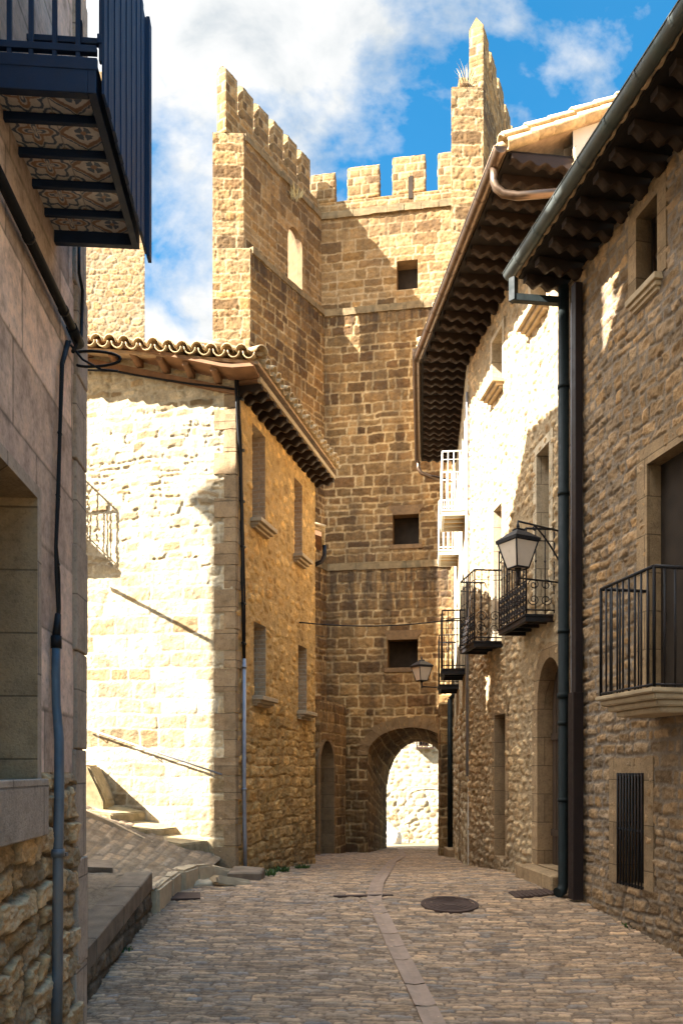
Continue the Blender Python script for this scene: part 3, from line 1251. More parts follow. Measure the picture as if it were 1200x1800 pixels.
def l1_services():
    # black conduit running along the wall, its open end spilling cables
    a = W1.p(u1(3.0), 0, .07)
    z = W1.uv(60, 470)[1]
    ue, ze = W1.uv(124, 604)
    bm = NB()
    P = [W1.p(u1(3.0), z, .06), W1.p(ue - .25, z, .06), W1.p(ue, z - .01, .06)]
    tube(bm, P, .035, 10)
    tube(bm, [W1.p(ue - .2, z, .06), W1.p(ue + .02, z - .012, .06)], .043, 10)
    for k in (.4, 1.2, 2.0):
        tube(bm, [W1.p(ue - k, z, .06), W1.p(ue - k - .03, z, .06)], .04, 10)
    tag(mk('wall_conduit', bm, M['cable']), 'black conduit running level along the plaster wall below the blue balcony', 'conduit')
    # cables hanging from it down to the standpipe
    def wp(px, py, o=.04):
        u, z_ = W1.uv(px, py, o)
        return W1.p(u, z_, o)
    for i, (off, lab) in enumerate(((0, 'thick black cable hanging down the plaster wall into the blue grey standpipe'), (5, 'thinner black cable tied beside the thick one above the standpipe'))):
        bm = NB()
        pts = [wp(118 + off, 600), wp(108 + off * .6, 640), wp(105 + off * .3, 760), wp(101 + off * .5, 880), wp(98 + off * .3, 960), wp(99 + off, 1010), wp(102 + off * .6, 1070), wp(101, 1130)]
        tube(bm, pts, .014 - .004 * i, 6)
        if i == 0:
            for (x, y) in ((104, 760), (101, 870), (100, 990)):
                p = wp(x, y)
                tube(bm, [p, p + W1.A * .035], .016, 6)
        tag(mk('hanging_cable', bm, M['cable']), lab, 'cable')
    # loop sticking out past the corner
    bm = NB()
    P0 = wp(124, 606)
    pts = []
    for k in range(21):
        t = k / 20
        a = t * math.pi * 2
        pts.append(P0 + W1.A * (.02 + .0 * t) + np.array([.17 * (1 - math.cos(a)) + .01, .1, -.09 * t + .035 * math.sin(a)]))
    tube(bm, pts, .011, 6)
    tube(bm, [P0, P0 + np.array([.06, .1, -.06]), P0 + np.array([.2, .12, -.13]), P0 + np.array([.33, .12, -.14])], .009, 6)
    tag(mk('cable_loop', bm, M['cable']), 'loop of black cable sticking out past the corner of the plaster house', 'cable')
    bm = NB()
    pts = [wp(139, 430, .06), wp(139, 480, .06), wp(145, 510, .06), wp(143, 590, .06), wp(128, 618, .06)]
    tube(bm, pts, .014, 6)
    tag(mk('corner_cable', bm, M['cable']), 'black cable coming down the corner of the plaster house under the balcony', 'cable')
    # standpipe
    root = thing('standpipe', 'weathered blue grey standpipe rising from the ground up the plaster house', 'pipe', tuple(wp(100, 1765)))
    bm = NB()
    pts = [wp(99, 1830, .09), wp(101, 1700, .09), wp(102, 1500, .09), wp(104, 1400, .09), wp(104, 1300, .075), wp(99, 1240, .05), wp(98, 1180, .045), wp(99, 1130, .045)]
    tube(bm, pts, [.037, .037, .036, .035, .034, .031, .031, .031], 14)
    mk('pipe', bm, M['bluepipe'], root)
    bm = NB()
    tube(bm, [wp(102, 1493, .09), wp(102, 1507, .09)], .047, 14)
    mk('clamp', bm, M['bluepipe'], root)
    bm = NB()
    wbox(bm, W1, W1.uv(92, 1500)[0], W1.uv(92, 1500)[0] + .05, W1.uv(100, 1503)[1], W1.uv(100, 1497)[1], 0, .1)
    mk('wall_bracket', bm, M['bluepipe'], root)
    bm = NB()
    tube(bm, [wp(99, 1140, .045), wp(99, 1118, .045)], .037, 12)
    tube(bm, [wp(99, 1120, .045), wp(102, 1080, .045)], [.03, .022], 12)
    mk('pipe_cap', bm, M['cable'], root)


l1_services()

# unseen house added up the lane for its shade on lane and street
hb = thing('unseen_shade_house', 'tall unseen house added behind the plaster house to shade the lane and street', 'house', (-3.3, 8, 0.3))


def unseen_shade_house():
    ZT = 12.1
    pts = [(-3.35, 6.75), (-3.35, 9.5), (-9.32, 9.5), (-9.32, 6.75)]
    house_shell(hb, pts, -.6, ZT, mat=M['plainwall'])
    bm = NB()
    slab_poly(bm, [(-3.1, 6.7, ZT), (-3.1, 9.7, ZT), (-5.8, 9.7, ZT + .7), (-5.8, 6.7, ZT + .7)], .1)
    slab_poly(bm, [(-5.802, 6.7, ZT + .7), (-5.802, 9.7, ZT + .7), (-9.37, 9.7, ZT), (-9.37, 6.7, ZT)], .1)
    mk('roof', bm, M['tile'], hb)
    for y in (9.5, 6.75):
        bm = NB()
        bm.faces.new([bm.verts.new(p) for p in ((-3.35, y, ZT - .12), (-9.32, y, ZT - .12), (-5.8, y, ZT + .58))])
        mk('gable_wall', bm, M['plainwall'], hb)
    bm = NB()
    box(bm, -5.6, -3.36, 6.8, 7.5, ZT - .5, ZT + 1.3)
    mk('shade_block', bm, M['plainwall'], hb, bevel=.03)  # unseen block added to keep sun off the near right wall


unseen_shade_house()

# ================================================================== LEFT MIDDLE: gable house
h2o = thing('gable_house', 'stone house with sunlit pale end wall and ochre street front, tiled eaves', 'house', (-1.68, 12.6, 0))


def gable_house():
    zc = 7.62            # wall top at the corner
    zl = 8.3            # wall top at the far left of the end wall
    def ztop(u):
        return zl + (zc - zl) * np.clip((u - 2.4) / (W2g.L - 2.4), 0, 1)
    gA = g_ashlar(31, ch=(.09, .18), bw=(.13, .42), joint=.045, depth=.004, warp=.05, rough=.02, tilt=.035, bulge=.002, slow=.09, rr=.04, pits=.016)
    gB = g_ashlar(33, ch=(.2, .32), bw=(.28, .7), joint=.022, depth=.006, warp=.025, rough=.022, tilt=.025, bulge=.003)
    gm = g_mix(gB, gA, 4.9, .5)
    def keep(U, V):
        return V < ztop(U) + .15
    sheets('end_wall', [W2g.sh(2.0, W2g.L, -.3, 8.4, .016, gm, keep=keep, fade=(0, 1, 0, 0))], M['gable'], h2o)
    # street front
    gf = g_mix(g_ashlar(41, ch=(.13, .24), bw=(.16, .44), joint=.03, depth=.016, warp=.055, rough=.055, tilt=.16, bulge=.002, slow=.04, rr=.035, pits=.03),
               g_rubble(43, su=.3, sv=.17, joint=.05, depth=.014, warp=.05, rough=.03, bulge=.006, tilt=.08), 2.7, .6)
    rects = []
    for (x0, x1, y0, y1) in ((443, 466, 742, 912), (517, 531, 838, 974), (446, 467, 1092, 1224), (524, 539, 1133, 1250)):
        ua, ub, z0, z1 = px_rect(W2f, x0, x1, y0, y1, xz=x1)
        z0 = W2f.uv(x0, y1)[1]
        z1 = W2f.uv(x0, y0)[1]
        rects.append((ua, ub, z0, z1, 0))
    sheets('street_front', [W2f.sh(0, W2f.L, -.9, zc + .12, .022, gf, rects, fade=(1, 1, 0, 0), resz=.016, stain=lambda U, V: sst(1.0, -.4, V) * .9)], M['facade'], h2o)
    for i, r in enumerate(rects):
        opening(h2o, W2f, *r[:4], depth=.26, frame=0, surround='bricks', reveal='bricks', infill='shutter' if i > 1 else 'bricks', sill=.2, sillmat='sill')
    far = (L2f[0] - 5, L2f[1] + 1.0)
    pts = [(-6.6, 13.3), L2c, L2f, far, (-6.6, 18.5)]
    house_shell(h2o, pts, -.9, zc, skip=(0, 1))
    bm = NB()
    quad(bm, W2g.p(0, -.3), W2g.p(2.05, -.3), W2g.p(2.05, zl), W2g.p(0, zl))
    mk('wall', bm, M['gable'], h2o)
    # dressed quoins at the corner
    bm = NB()
    z, k = -.25, 0
    while z < zc:
        hgt = random.uniform(.26, .42)
        e, e2 = ((.34, .16) if k % 2 else (.18, .34))
        wbox(bm, W2g, W2g.L - e, W2g.L + .012, z + .007, min(z + hgt, zc) - .007, -.1, .018)
        wbox(bm, W2f, .0, e2 * .55, z + .007, min(z + hgt, zc) - .007, -.02, .022)
        z += hgt
        k += 1
    rough_up(bm, .012, 6, cuts=3)
    mk('quoins', bm, M['dressed'], h2o)
    # roof: two slopes meeting on a hip at the corner
    og, of = .42, .42
    E = W2f.p(0, 0, of) - np.array([0, og, 0])       # hip foot
    ez = zc + .26
    E0 = np.array([E[0], 12.6 - og, ez])
    Eg = np.array([-6.6, 13.3 - og, ez + .78])
    Ef = W2f.p(W2f.L + .1, ez + .1, of)
    Rg = np.array([-6.6, 15.6, ez + 1.5])
    Rf = np.array([Ef[0] - 2.9, Ef[1] + .4, ez + 1.25])
    RR = np.array([-3.9, 15.4, ez + 1.25])
    bm = NB()
    slab_poly(bm, [Eg, E0, RR, Rg], .05)
    slab_poly(bm, [E0 + (0.001, 0, 0), Ef, Rf, RR + (0.001, 0, 0)], .05)
    rf = mk('roof', bm, M['tile'], h2o)
    bm = NB()
    upg = (RR - E0) * np.array([0, 1, 1]); upg = np.array([0, 1, .36])
    tile_field(bm, Eg + (0, -.07, .0), E0 + (-.03, -.07, .0), upg, 3, seed=11, pitch=.235, r=.105)
    nf = -W2f.n
    tile_field(bm, E0 + np.array([.05, .1, 0]), Ef + np.array([.05, 0, 0]), (nf[0], nf[1], .36), 3, seed=12, pitch=.235, r=.105)
    mk('eave_tile', bm, M['tilecap'], rf)
    bm = NB()      # hip cap tiles
    d = (RR - E0) / np.linalg.norm(RR - E0)
    A = np.cross(d, [0, 0, 1]); A /= np.linalg.norm(A)
    for k in range(5):
        tile(bm, E0 + d * (k * .34 - .12) + np.array([0, 0, .11]), A, d, np.cross(A, d), .115, .1, .42, .016, 1)
    mk('hip_tile', bm, M['tilecap'], rf)
    # soffit boards and rafters
    bm = NB()
    n = 20
    for k in range(n):   # gable side soffit follows the rise of the wall
        ua, ub = 2.0 + (W2g.L + .4 - 2.0) * k / n, 2.0 + (W2g.L + .4 - 2.0) * (k + 1) / n
        za, zb = ztop(ua) + .16, ztop(ub) + .16
        hexa(bm, [W2g.p(ua, za, -.02), W2g.p(ub, zb, -.02), W2g.p(ub, zb + .0, og), W2g.p(ua, za + .0, og),
                  W2g.p(ua, za + .05, -.02), W2g.p(ub, zb + .05, -.02), W2g.p(ub, zb + .05, og), W2g.p(ua, za + .05, og)])
    wbox(bm, W2f, .02, W2f.L + .08, zc + .12, zc + .16, -.02, of - .05)
    bo = NB()
    wbox(bo, W2f, .02, W2f.L + .08, zc + .105, zc + .19, of - .0495, of + .0)
    mk('eave_board', bo, M['sill'], h2o)
    mk('soffit', bm, M['woodbrown'], h2o)
    us = [W2g.L - .25 - .43 * k for k in range(8)]
    rafters(h2o, W2g, us, 0, og - .06, .11, 1, M['woodbrown'], wid=.1, amp=.018, zs=[float(ztop(u)) + .158 for u in us])
    n = 15
    rafters(h2o, W2f, [.14 + (W2f.L - .1) * k / (n - 1) for k in range(n)], zc + .119, of - .02, .15, 2, M['wood'], wid=.11, amp=.03)
    bm = NB()     # wall plate under the rafter tails, with a cable strung along it
    for k in range(12):
        ua, ub = 2.2 + (W2g.L - 2.2) * k / 12, 2.2 + (W2g.L - 2.2) * (k + 1) / 12
        za, zb = ztop(ua), ztop(ub)
        hexa(bm, [W2g.p(ua, za - .07, -.02), W2g.p(ub, zb - .07, -.02), W2g.p(ub, zb - .07, .05), W2g.p(ua, za - .07, .05),
                  W2g.p(ua, za + .03, -.02), W2g.p(ub, zb + .03, -.02), W2g.p(ub, zb + .03, .05), W2g.p(ua, za + .03, .05)])
    mk('wall_plate', bm, M['woodbrown'], h2o)
    # a small balcony on the end wall, hidden from the street by the plaster house, throwing its shadow along the wall
    zb_ = W2g.uv(150, 1000)[1] + .52
    bm = NB()
    ub0, ub1 = W2g.L - 3.62, W2g.L - 2.62
    wbox(bm, W2g, ub0, ub1, zb_, zb_ + .1, -.03, .45)
    bal = mk('balcony', bm, M['sill'], h2o)
    P = [W2g.p(ub0 + .03, 0, 0), W2g.p(ub0 + .03, 0, .43), W2g.p(ub1 - .03, 0, .43), W2g.p(ub1 - .03, 0, 0)]
    mk('railing', railing([p[:2] for p in P], zb_ + .1, .95, .12), M['iron'], bal)

    Sv = np.array(S)
    def back_to(px, py, t):
        u, z = W2g.uv(px, py)
        return W2g.p(u, z) + Sv * t
    a, b = back_to(196, 1036, .95), back_to(404, 1146, 3.05)
    d = (b - a) / np.linalg.norm(b - a)
    bm = NB()
    tube(bm, [a - d * (12.6 - a[1]) / max(.05, -d[1]) * (1 if d[1] < 0 else 0), b], .028, 8)
    mk('shadow_pole', bm, M['iron'], h2o)  # unseen pole added for its thin shadow across the end wall


gable_house()


def l2_services():
    def fp(px, py, o):
        u, z = W2f.uv(px, py, o)
        return W2f.p(u, z, o)
    bm = NB()
    for d_, r_ in ((0, .022), (4.2, .016)):
        pts = [fp(414 + d_, 668, .05), fp(416 + d_, 720, .05), fp(420 + d_ * .9, 780, .05), fp(423 + d_ * .5, 850, .05), fp(425 + d_ * .7, 950, .05), fp(426 + d_, 1050, .05), fp(428 + d_ * .5, 1160, .05)]
        tube(bm, pts, r_, 6)
    for y in (700, 790, 880, 960, 1060, 1130):
        tube(bm, [fp(421 + (y - 700) * .012, y, .05), fp(427 + (y - 700) * .01, y + 2, .05)], .026, 6)
    tag(mk('cable_bundle', bm, M['cable']), 'bundle of black cables strapped down the corner of the ochre street front', 'cable')
    root = thing('grey_conduit', 'grey metal conduit standing at the foot of the ochre house corner below the black cables', 'pipe', tuple(fp(431, 1525, .06)))
    bm = NB()
    tube(bm, [fp(429, 1158, .055), fp(429, 1400, .055), fp(430, 1470, .06), fp(431, 1530, .06)], .034, 12)
    mk('pipe', bm, M['greypipe'], root)
    for y in (1175, 1390):
        bm = NB()
        p = fp(429, y, .055)
        tube(bm, [p, p + np.array([0, 0, .04])], .041, 12)
        mk('clamp', bm, M['greypipe'], root)
    # cable slung along the top of the end wall
    bm = NB()
    pts = [W2g.p(*W2g.uv(x, y, .07), .07) for x, y in ((150, 650), (200, 652), (260, 663), (330, 674), (395, 681), (412, 684))]
    tube(bm, pts, .016, 6)
    tag(mk('wall_cable', bm, M['cable']), 'dark cable strung under the eaves of the pale end wall', 'cable')
    # handrail up the steps
    root = thing('handrail', 'thin iron handrail climbing beside the steps on the pale sunlit wall', 'handrail', tuple(W2g.p(*W2g.uv(390, 1365, .06), .06)))
    a, b = W2g.p(*W2g.uv(390, 1362, .08), .08), W2g.p(*W2g.uv(150, 1280, .08), .08)
    bm = NB()
    tube(bm, [a, b], .014, 8)
    mk('rail', bm, M['greypipe'], root)
    for t in (.08, .5, .9):
        p = a + (b - a) * t
        bm = NB()
        tube(bm, [p, p - np.array([0, 0, .06]), p - np.array([0, -.09, .08])], .008, 6)
        mk('bracket', bm, M['greypipe'], root)


l2_services()

# ------------------------------------------------------------------ side lane, steps, terrace
def lane_z(X, Y):
    # rises to the left; the right foot meets the street
    t = np.clip((-1.95 - X) / 1.75, -.2, 3)
    s = np.clip((Y - 9.6) / 2.6, 0, 1)
    return (.15 + .08 * s) + t * (.12 + .62 * s)


def lane():
    xs = lin(-8, -1.9, .022)
    ys = lin(9.55, 13.2, .02)
    U, V = np.meshgrid(xs, ys)
    g = g_ashlar(81, ch=(.09, .16), bw=(.14, .42), joint=.016, depth=.01, warp=.02, rough=.016, tilt=.05, bulge=.004, slow=.05, rr=.03)
    h, i1, i2, m = g(V * .8 + U * .1, U)
    P = np.stack([U, V, lane_z(U, V) + h], -1).reshape(-1, 3)
    C = np.stack([i1, i2, m, 0 * m], -1).reshape(-1, 4)
    idx = np.arange(U.size).reshape(U.shape)
    q = np.stack([idx[:-1, :-1], idx[:-1, 1:], idx[1:, 1:], idx[1:, :-1]], -1)
    UC = (xs[:-1] + xs[1:]) / 2
    VC = (ys[:-1] + ys[1:]) / 2
    A, B = np.meshgrid(UC, VC)
    ok = A < np.where(B < 10.7, -2.25, -2.25 + (B - 10.7) * .36)
    struct(link('lane', raw_mesh('lane', P, q[ok].reshape(-1, 4), C), M['lane']))


lane()


def steps():
    root = thing('stone_stairs', 'worn stone steps climbing left along the foot of the sunlit wall', 'stairs', (-1.9, 12.2, .1))
    # risers read off the photo: left end by the kerb, right end at the wall
    data = [(318, 385, 1480, .30), (258, 322, 1456, .11), (196, 258, 1428, .11), (120, 190, 1405, .11)]
    for i, (xl, xr, yt, hh) in enumerate(data):
        A = at(xl, yt, 12.1)
        B = at(xr, yt + 2, 12.75)
        z = (A[2] + B[2]) / 2
        dx = np.array([-.75, 0, 0])
        Bw = B + np.array([.12, .35, 0])
        bm = NB()
        P = [A, Bw, Bw + dx, A + dx]
        zt = [z, z, z + .14, z + .14]
        zb = [z - hh - .3] * 4
        hexa(bm, [(p[0], p[1], b) for p, b in zip(P, zb)] + [(p[0], p[1], b) for p, b in zip(P, zt)])
        bmesh.ops.bevel(bm, geom=bm.edges[:], offset=.02, segments=2, affect='EDGES')
        rough_up(bm, .014, 5, cuts=2, seed=i)
        mk('step', bm, M['moss'], root)
    # wedge of stone at the top of the flight
    a, b = at(152, 1345, 12.45), at(188, 1408, 12.45)
    bm = NB()
    prof = [(a[0] - .6, .5), (b[0] + .02, .5), (b[0], b[2]), (a[0] + .07, a[2]), (a[0] - .6, a[2] + .04)]
    f = [bm.verts.new((x, 12.32, z)) for x, z in prof]
    k = [bm.verts.new((x, 12.9, z)) for x, z in prof]
    bm.faces.new(f)
    bm.faces.new(k[::-1])
    for n in range(5):
        bm.faces.new([f[n], k[n], k[(n + 1) % 5], f[(n + 1) % 5]])
    bmesh.ops.bevel(bm, geom=bm.edges[:], offset=.03, segments=2, affect='EDGES')
    rough_up(bm, .02, 4, cuts=3)
    tag(mk('wedge_stone', bm, M['moss']), 'wedge shaped stone block at the head of the steps by the sunlit wall', 'stone')
    # kerb between the lane paving and the steps
    bm = NB()
    pts = [(100, 1395), (150, 1427), (200, 1450), (250, 1474), (300, 1495), (345, 1512)]
    W_ = [at(x, y, 11.93) for x, y in pts]
    for a, b in zip(W_, W_[1:]):
        b = a + (b - a) * .985
        hexa(bm, [a + (0, -.06, -.25), b + (0, -.06, -.25), b + (0, .06, -.25), a + (0, .06, -.25), a + (0, -.06, .03), b + (0, -.06, .03), b + (0, .06, .03), a + (0, .06, .03)])
    rough_up(bm, .008, 6, cuts=1)
    tag(mk('lane_kerb', bm, M['sill']), 'narrow stone kerb running between the lane paving and the steps', 'kerb')


steps()


def lane_edge():
    path = [(-2.33, 9.64), (-2.30, 10.3), (-2.27, 10.75), (-2.17, 11.3), (-2.0, 11.68), (-1.68, 11.98)]
    bm = NB()
    for k, (a, b) in enumerate(zip(path, path[1:])):
        a, b = np.array(a), np.array(b)
        d = (b - a) / np.linalg.norm(b - a)
        nx = np.array([d[1], -d[0]])
        a, b = a + d * .006, b - d * .006
        wd = .12 if k < 2 else .17
        za, zb = lane_z(a[0], a[1]) + .02, lane_z(b[0], b[1]) + .02
        bs = NB()
        q = [(a - nx * wd, za), (b - nx * wd, zb), (b + nx * wd, zb - .02), (a + nx * wd, za - .02)]
        hexa(bs, [(*p, -.4) for p, z in q] + [(*p, z) for p, z in q])
        bmesh.ops.bevel(bs, geom=bs.edges[:], offset=.03, segments=2, affect='EDGES')
        rough_up(bs, .014, 5, cuts=2, seed=k)
        tmp = bpy.data.meshes.new('t')
        bs.to_mesh(tmp)
        bs.free()
        bm.from_mesh(tmp)
        bpy.data.meshes.remove(tmp)
    tag(mk('kerb_stone', bm, M['sill']), 'curved row of pale kerb stones where the side lane meets the street', 'kerb')


lane_edge()


def terrace():
    root = thing('stone_terrace', 'raised stone terrace edged with dark slabs beside the plaster house corner', 'terrace', (-2.24, 8, -.3))
    wt = Wall((-2.2, 5.2), (-2.3, 9.62), (1, 0))
    def zt(Y):
        return .03 + .127 * (Y - 6.94)
    # top sheet
    xs, ys = lin(-5.5, -2.5, .03), lin(5.2, 9.6, .03)
    U, V = np.meshgrid(xs, ys)
    h, i1, i2, m = g_ashlar(91, ch=(.5, .9), bw=(.5, 1.1), joint=.012, depth=.003, rough=.02, tilt=.01)(U, V)
    P = np.stack([U, V, zt(V) + h - .004], -1).reshape(-1, 3)
    C = np.stack([i1, i2, m, 0 * m], -1).reshape(-1, 4)
    idx = np.arange(U.size).reshape(U.shape)
    q = np.stack([idx[:-1, :-1], idx[:-1, 1:], idx[1:, 1:], idx[1:, :-1]], -1).reshape(-1, 4)
    link('terrace_top', raw_mesh('terrace_top', P, q, C), M['kerb'], root)
    # far end face
    # edging slabs and the wall below them
    Y = 5.2
    k = 0
    while Y < 9.55:
        L = min(random.uniform(.7, 1.15), 9.62 - Y)
        bm = NB()
        u = (Y - 5.2) * wt.L / 4.42
        v = (Y + L - 5.2) * wt.L / 4.42
        za, zb = zt(Y), zt(Y + L)
        hexa(bm, [wt.p(u + .005, za - .2, -.3), wt.p(v - .005, zb - .2, -.3), wt.p(v - .005, zb - .2, .02), wt.p(u + .005, za - .2, .02),
                  wt.p(u + .005, za + .012, -.3), wt.p(v - .005, zb + .012, -.3), wt.p(v - .005, zb + .012, .02), wt.p(u + .005, za + .012, .02)])
        bmesh.ops.bevel(bm, geom=bm.edges[:], offset=.012, segments=1, affect='EDGES')
        rough_up(bm, .007, 6, cuts=3, seed=k)
        mk('edging_slab', bm, M['terrace'], root)
        Y += L
        k += 1
    gb = g_ashlar(93, ch=(.17, .24), bw=(.3, .8), joint=.02, depth=.012, rough=.04)
    sheets('terrace_wall', [wt.sh(0, wt.L, -1.2, .25, .016, gb, keep=lambda U, V: V < zt(5.2 + U) - .18, stain=lambda U, V: 0 * U + .8),
                            sheet(wt.p(wt.L, 0, 0), -wt.N, wt.Z, wt.A, lin(0, 3, .03), lin(-.4, .36, .03), gb)], M['kerb'], root)
    # small upper step on the terrace
    bm = NB()
    a, b = at(60, 1500, 9.8), at(205, 1528, 9.8)
    hexa(bm, [(a[0] - 1, 9.62, .1), (b[0], 9.62, .1), (b[0] - .2, 10.3, .1), (a[0] - 1, 10.3, .1), (a[0] - 1, 9.62, b[2] + .13), (b[0], 9.62, b[2] + .03), (b[0] - .2, 10.3, b[2] + .05), (a[0] - 1, 10.3, b[2] + .16)])
    rough_up(bm, .012, 5, cuts=3)
    mk('upper_step', bm, M['terrace'], root)


terrace()


def foot_stones():
    bm = NB()
    bmesh.ops.create_icosphere(bm, subdivisions=4, radius=1)
    c = on_ground(343, 1560)
    for v in bm.verts:
        v.co = Vector((c[0] + v.co.x * .33, c[1] + .35 + v.co.y * .33, .0 + (abs(v.co.z) ** .6 * math.copysign(1, v.co.z)) * .075))
    rough_up(bm, .035, 4)
    o = mk('boulder', bm, M['sill'])
    o.data.polygons.foreach_set('use_smooth', [True] * len(o.data.polygons))
    tag(o, 'rounded flat boulder between the kerb stones and the street paving', 'stone')
    bm = NB()
    c = on_ground(398, 1562)
    bmesh.ops.create_cube(bm, size=1)
    mx = Matrix.Translation((c[0], c[1] + .3, .03)) @ Matrix.Rotation(R(24), 4, 'Z') @ Matrix.Rotation(R(13), 4, 'Y') @ Matrix.Rotation(R(-8), 4, 'X')
    bmesh.ops.scale(bm, vec=(.5, .36, .14), verts=bm.verts)
    bmesh.ops.bevel(bm, geom=bm.edges[:], offset=.03, segments=2, affect='EDGES')
    bmesh.ops.transform(bm, matrix=mx, verts=bm.verts)
    rough_up(bm, .022, 5, cuts=3)
    tag(mk('rubble_stone', bm, M['sill']), 'tilted broken slab beside the low block at the house corner', 'stone')
    bm = NB()
    a, b = at(404, 1530, 11.9), at(463, 1530, 11.9)
    hexa(bm, [(a[0], 11.6, -.3), (b[0], 11.6, -.3), (b[0], 12.1, -.3), (a[0], 12.3, -.3), (a[0], 11.6, a[2]), (b[0], 11.6, a[2]), (b[0], 12.1, a[2] + .02), (a[0], 12.3, a[2] + .02)])
    bmesh.ops.bevel(bm, geom=bm.edges[:], offset=.02, segments=1, affect='EDGES')
    rough_up(bm, .01, 5, cuts=3)
    tag(mk('stone_block', bm, M['terrace']), 'low square stone block at the foot of the grey conduit', 'stone')


foot_stones()

# ================================================================== RIGHT NEAR: coursed rubble house
r1 = thing('corner_house', 'brown coursed rubble house on the right edge with deep tiled eave and stone balcony', 'house', (3.0, 10.5, 0))


def corner_house():
    zt = 8.03
    uv = W3.uv
    rects = {}
    ua, ub, z0, z1 = px_rect(W3, 1119, 1156, 372, 505)
    z0 = uv(1137, 506)[1]; z1 = uv(1137, 362)[1]
    up = (ua, ub, z0, z1, 0)
    uA = uv(1138, 900)[0]
    dr = (uA, uA + 1.15, uv(1140, 1210)[1] - .05, uv(1140, 815)[1], 0)
    ua, ub, _, _ = px_rect(W3, 1085, 1133, 1358, 1560)
    gr = (ua, ub, uv(1086, 1553)[1], uv(1086, 1359)[1], 0)
    g = g_ashlar(51, ch=(.10, .18), bw=(.11, .36), joint=.036, depth=.011, warp=.035, rough=.045, tilt=.10, bulge=.0, slow=.05, rr=.03, pits=.02)
    um = 6.2
    sheets('street_wall', [W3.sh(0, um, -1.3, zt, .0145, g, [up, dr, gr], fade=(1, 0, 0, 0), stain=lambda U, V: sst(.8, -.5, V) * .7)], M['coursed'], r1)
    c0, c1 = tuple(W3.a), tuple(W3.b)
    pts = [tuple(W3.p(um, 0)[:2]), c1, (9.5, -4), (9.5, 10.62), c0]
    house_shell(r1, pts, -1.9, zt, skip=(4,))
    opening(r1, W3, *up[:4], depth=.24, frame=.16, proud=.012, infill='glass', reveal='dressed_brown', sill=.1)
    opening(r1, W3, *dr[:4], depth=.18, frame=.2, proud=.012, infill='void', reveal='dressed_brown', name='balcony_door')
    opening(r1, W3, *gr[:4], depth=.3, frame=.17, proud=.012, infill='void', surround='rough_brown', bars=9, name='barred_window', label='low window behind black iron bars')
    # dressed corner blocks
    bm = NB()
    z, k = -.1, 0
    while z < zt:
        hgt = random.uniform(.25, .4)
        e = .3 if k % 2 else .2
        wbox(bm, W3, -.012, e, z + .006, min(z + hgt, zt) - .006, -.1, .022)
        z += hgt
        k += 1
    rough_up(bm, .008, 6, cuts=2)
    mk('quoins', bm, M['dressed'], r1)
    # eave
    ov = .66
    ze = zt + .06
    u1_ = 12.
    bm = NB()
    wbox(bm, W3, -.0, u1_, ze, ze + .05, -.05, ov)
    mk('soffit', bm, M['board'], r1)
    n = 30
    rafters(r1, W3, [.08 + .36 * k for k in range(n)], ze - .001, ov - .06, .15, 3, M['wood'], wid=.12, amp=.035)
    bm = NB()
    a0, a1 = W3.p(-.06, ze + .07, ov + .02), W3.p(u1_, ze + .07, ov + .02)
    b0, b1 = W3.p(-.06, ze + 1.5, -4), W3.p(u1_, ze + 1.5, -4)
    slab_poly(bm, [a1, a0, b0, b1], .02)
    rf = mk('roof', bm, M['tile'], r1)
    bm = NB()
    tile_field(bm, W3.p(-.06, ze + .03, ov + .0), W3.p(u1_, ze + .03, ov + .0), -W3.N + np.array([0, 0, .3]), 2, seed=21)
    mk('eave_tile', bm, M['tile'], rf)
    # gutter, box arm and downpipe
    gP, gQ = W3.p(-.1, ze + .11, ov + .09), W3.p(u1_, ze + .11, ov + .09)
    gutter_line(r1, gP, gQ, .085, M['steelgutter'], deep=1.1)
    bm = NB()
    p0 = W3.p(-.0, ze + .0, ov + .07)
    z_arm = ze - .26
    def sq(bm, a, b, hw):
        a, b = Vector(tuple(a)), Vector(tuple(b))
        d = (b - a).normalized()
        s = d.orthogonal().normalized() if abs(d.z) > .9 else d.cross(Vector((0, 0, 1))).normalized()
        t = d.cross(s)
        hexa(bm, [a - s * hw - t * hw, a + s * hw - t * hw, a + s * hw + t * hw, a - s * hw + t * hw, b - s * hw - t * hw, b + s * hw - t * hw, b + s * hw + t * hw, b - s * hw + t * hw])
    sq(bm, p0, np.array([p0[0], p0[1], z_arm - .045]), .045)
    pw = W3.p(.2, z_arm - .1, .12)
    sq(bm, np.array([p0[0], p0[1], z_arm]), pw + (0.06, 0, 0), .044)
    mk('gutter_arm', bm, M['greenpipe'], r1, bevel=.004)
    bm = NB()
    zg = float(gz(10.5))
    q = W3.p(.2, 0, .12)
    tube(bm, [(q[0], q[1], z_arm + .1), (q[0], q[1], zg + .16), (q[0] - .03, q[1] - .03, zg + .07), (q[0] - .1, q[1] - .08, zg + .05)], .07, 14)
    for z in (6.6, 5.2, 3.4, 2.2, 1.2):
        tube(bm, [(q[0], q[1], z), (q[0], q[1], z + .05)], .078, 14)
    tube(bm, [(q[0], q[1], 2.55), (q[0], q[1], 2.62)], .085, 14)
    mk('downpipe', bm, M['greenpipe'], r1)
    bm = NB()
    wbox(bm, W3, .42, .56, zg + .0, 2.6, 0.03, .17)
    wbox(bm, W3, .425, .54, 2.6, 7.8, 0.03, .13)
    mk('pipe_casing', bm, M['brownpipe'], r1, bevel=.005)
    bm = NB()
    wbox(bm, W3, .405, .418, 2.5, 7.6, .1, .125)
    mk('casing_strip', bm, M['greypipe'], r1)
    # stone balcony
    uf, un = uv(1052, 1120, .58)[0], uv(1147, 1100, .58)[0]
    zs = uv(1058, 1224, .58)[1]
    pr = .58
    bm = NB()
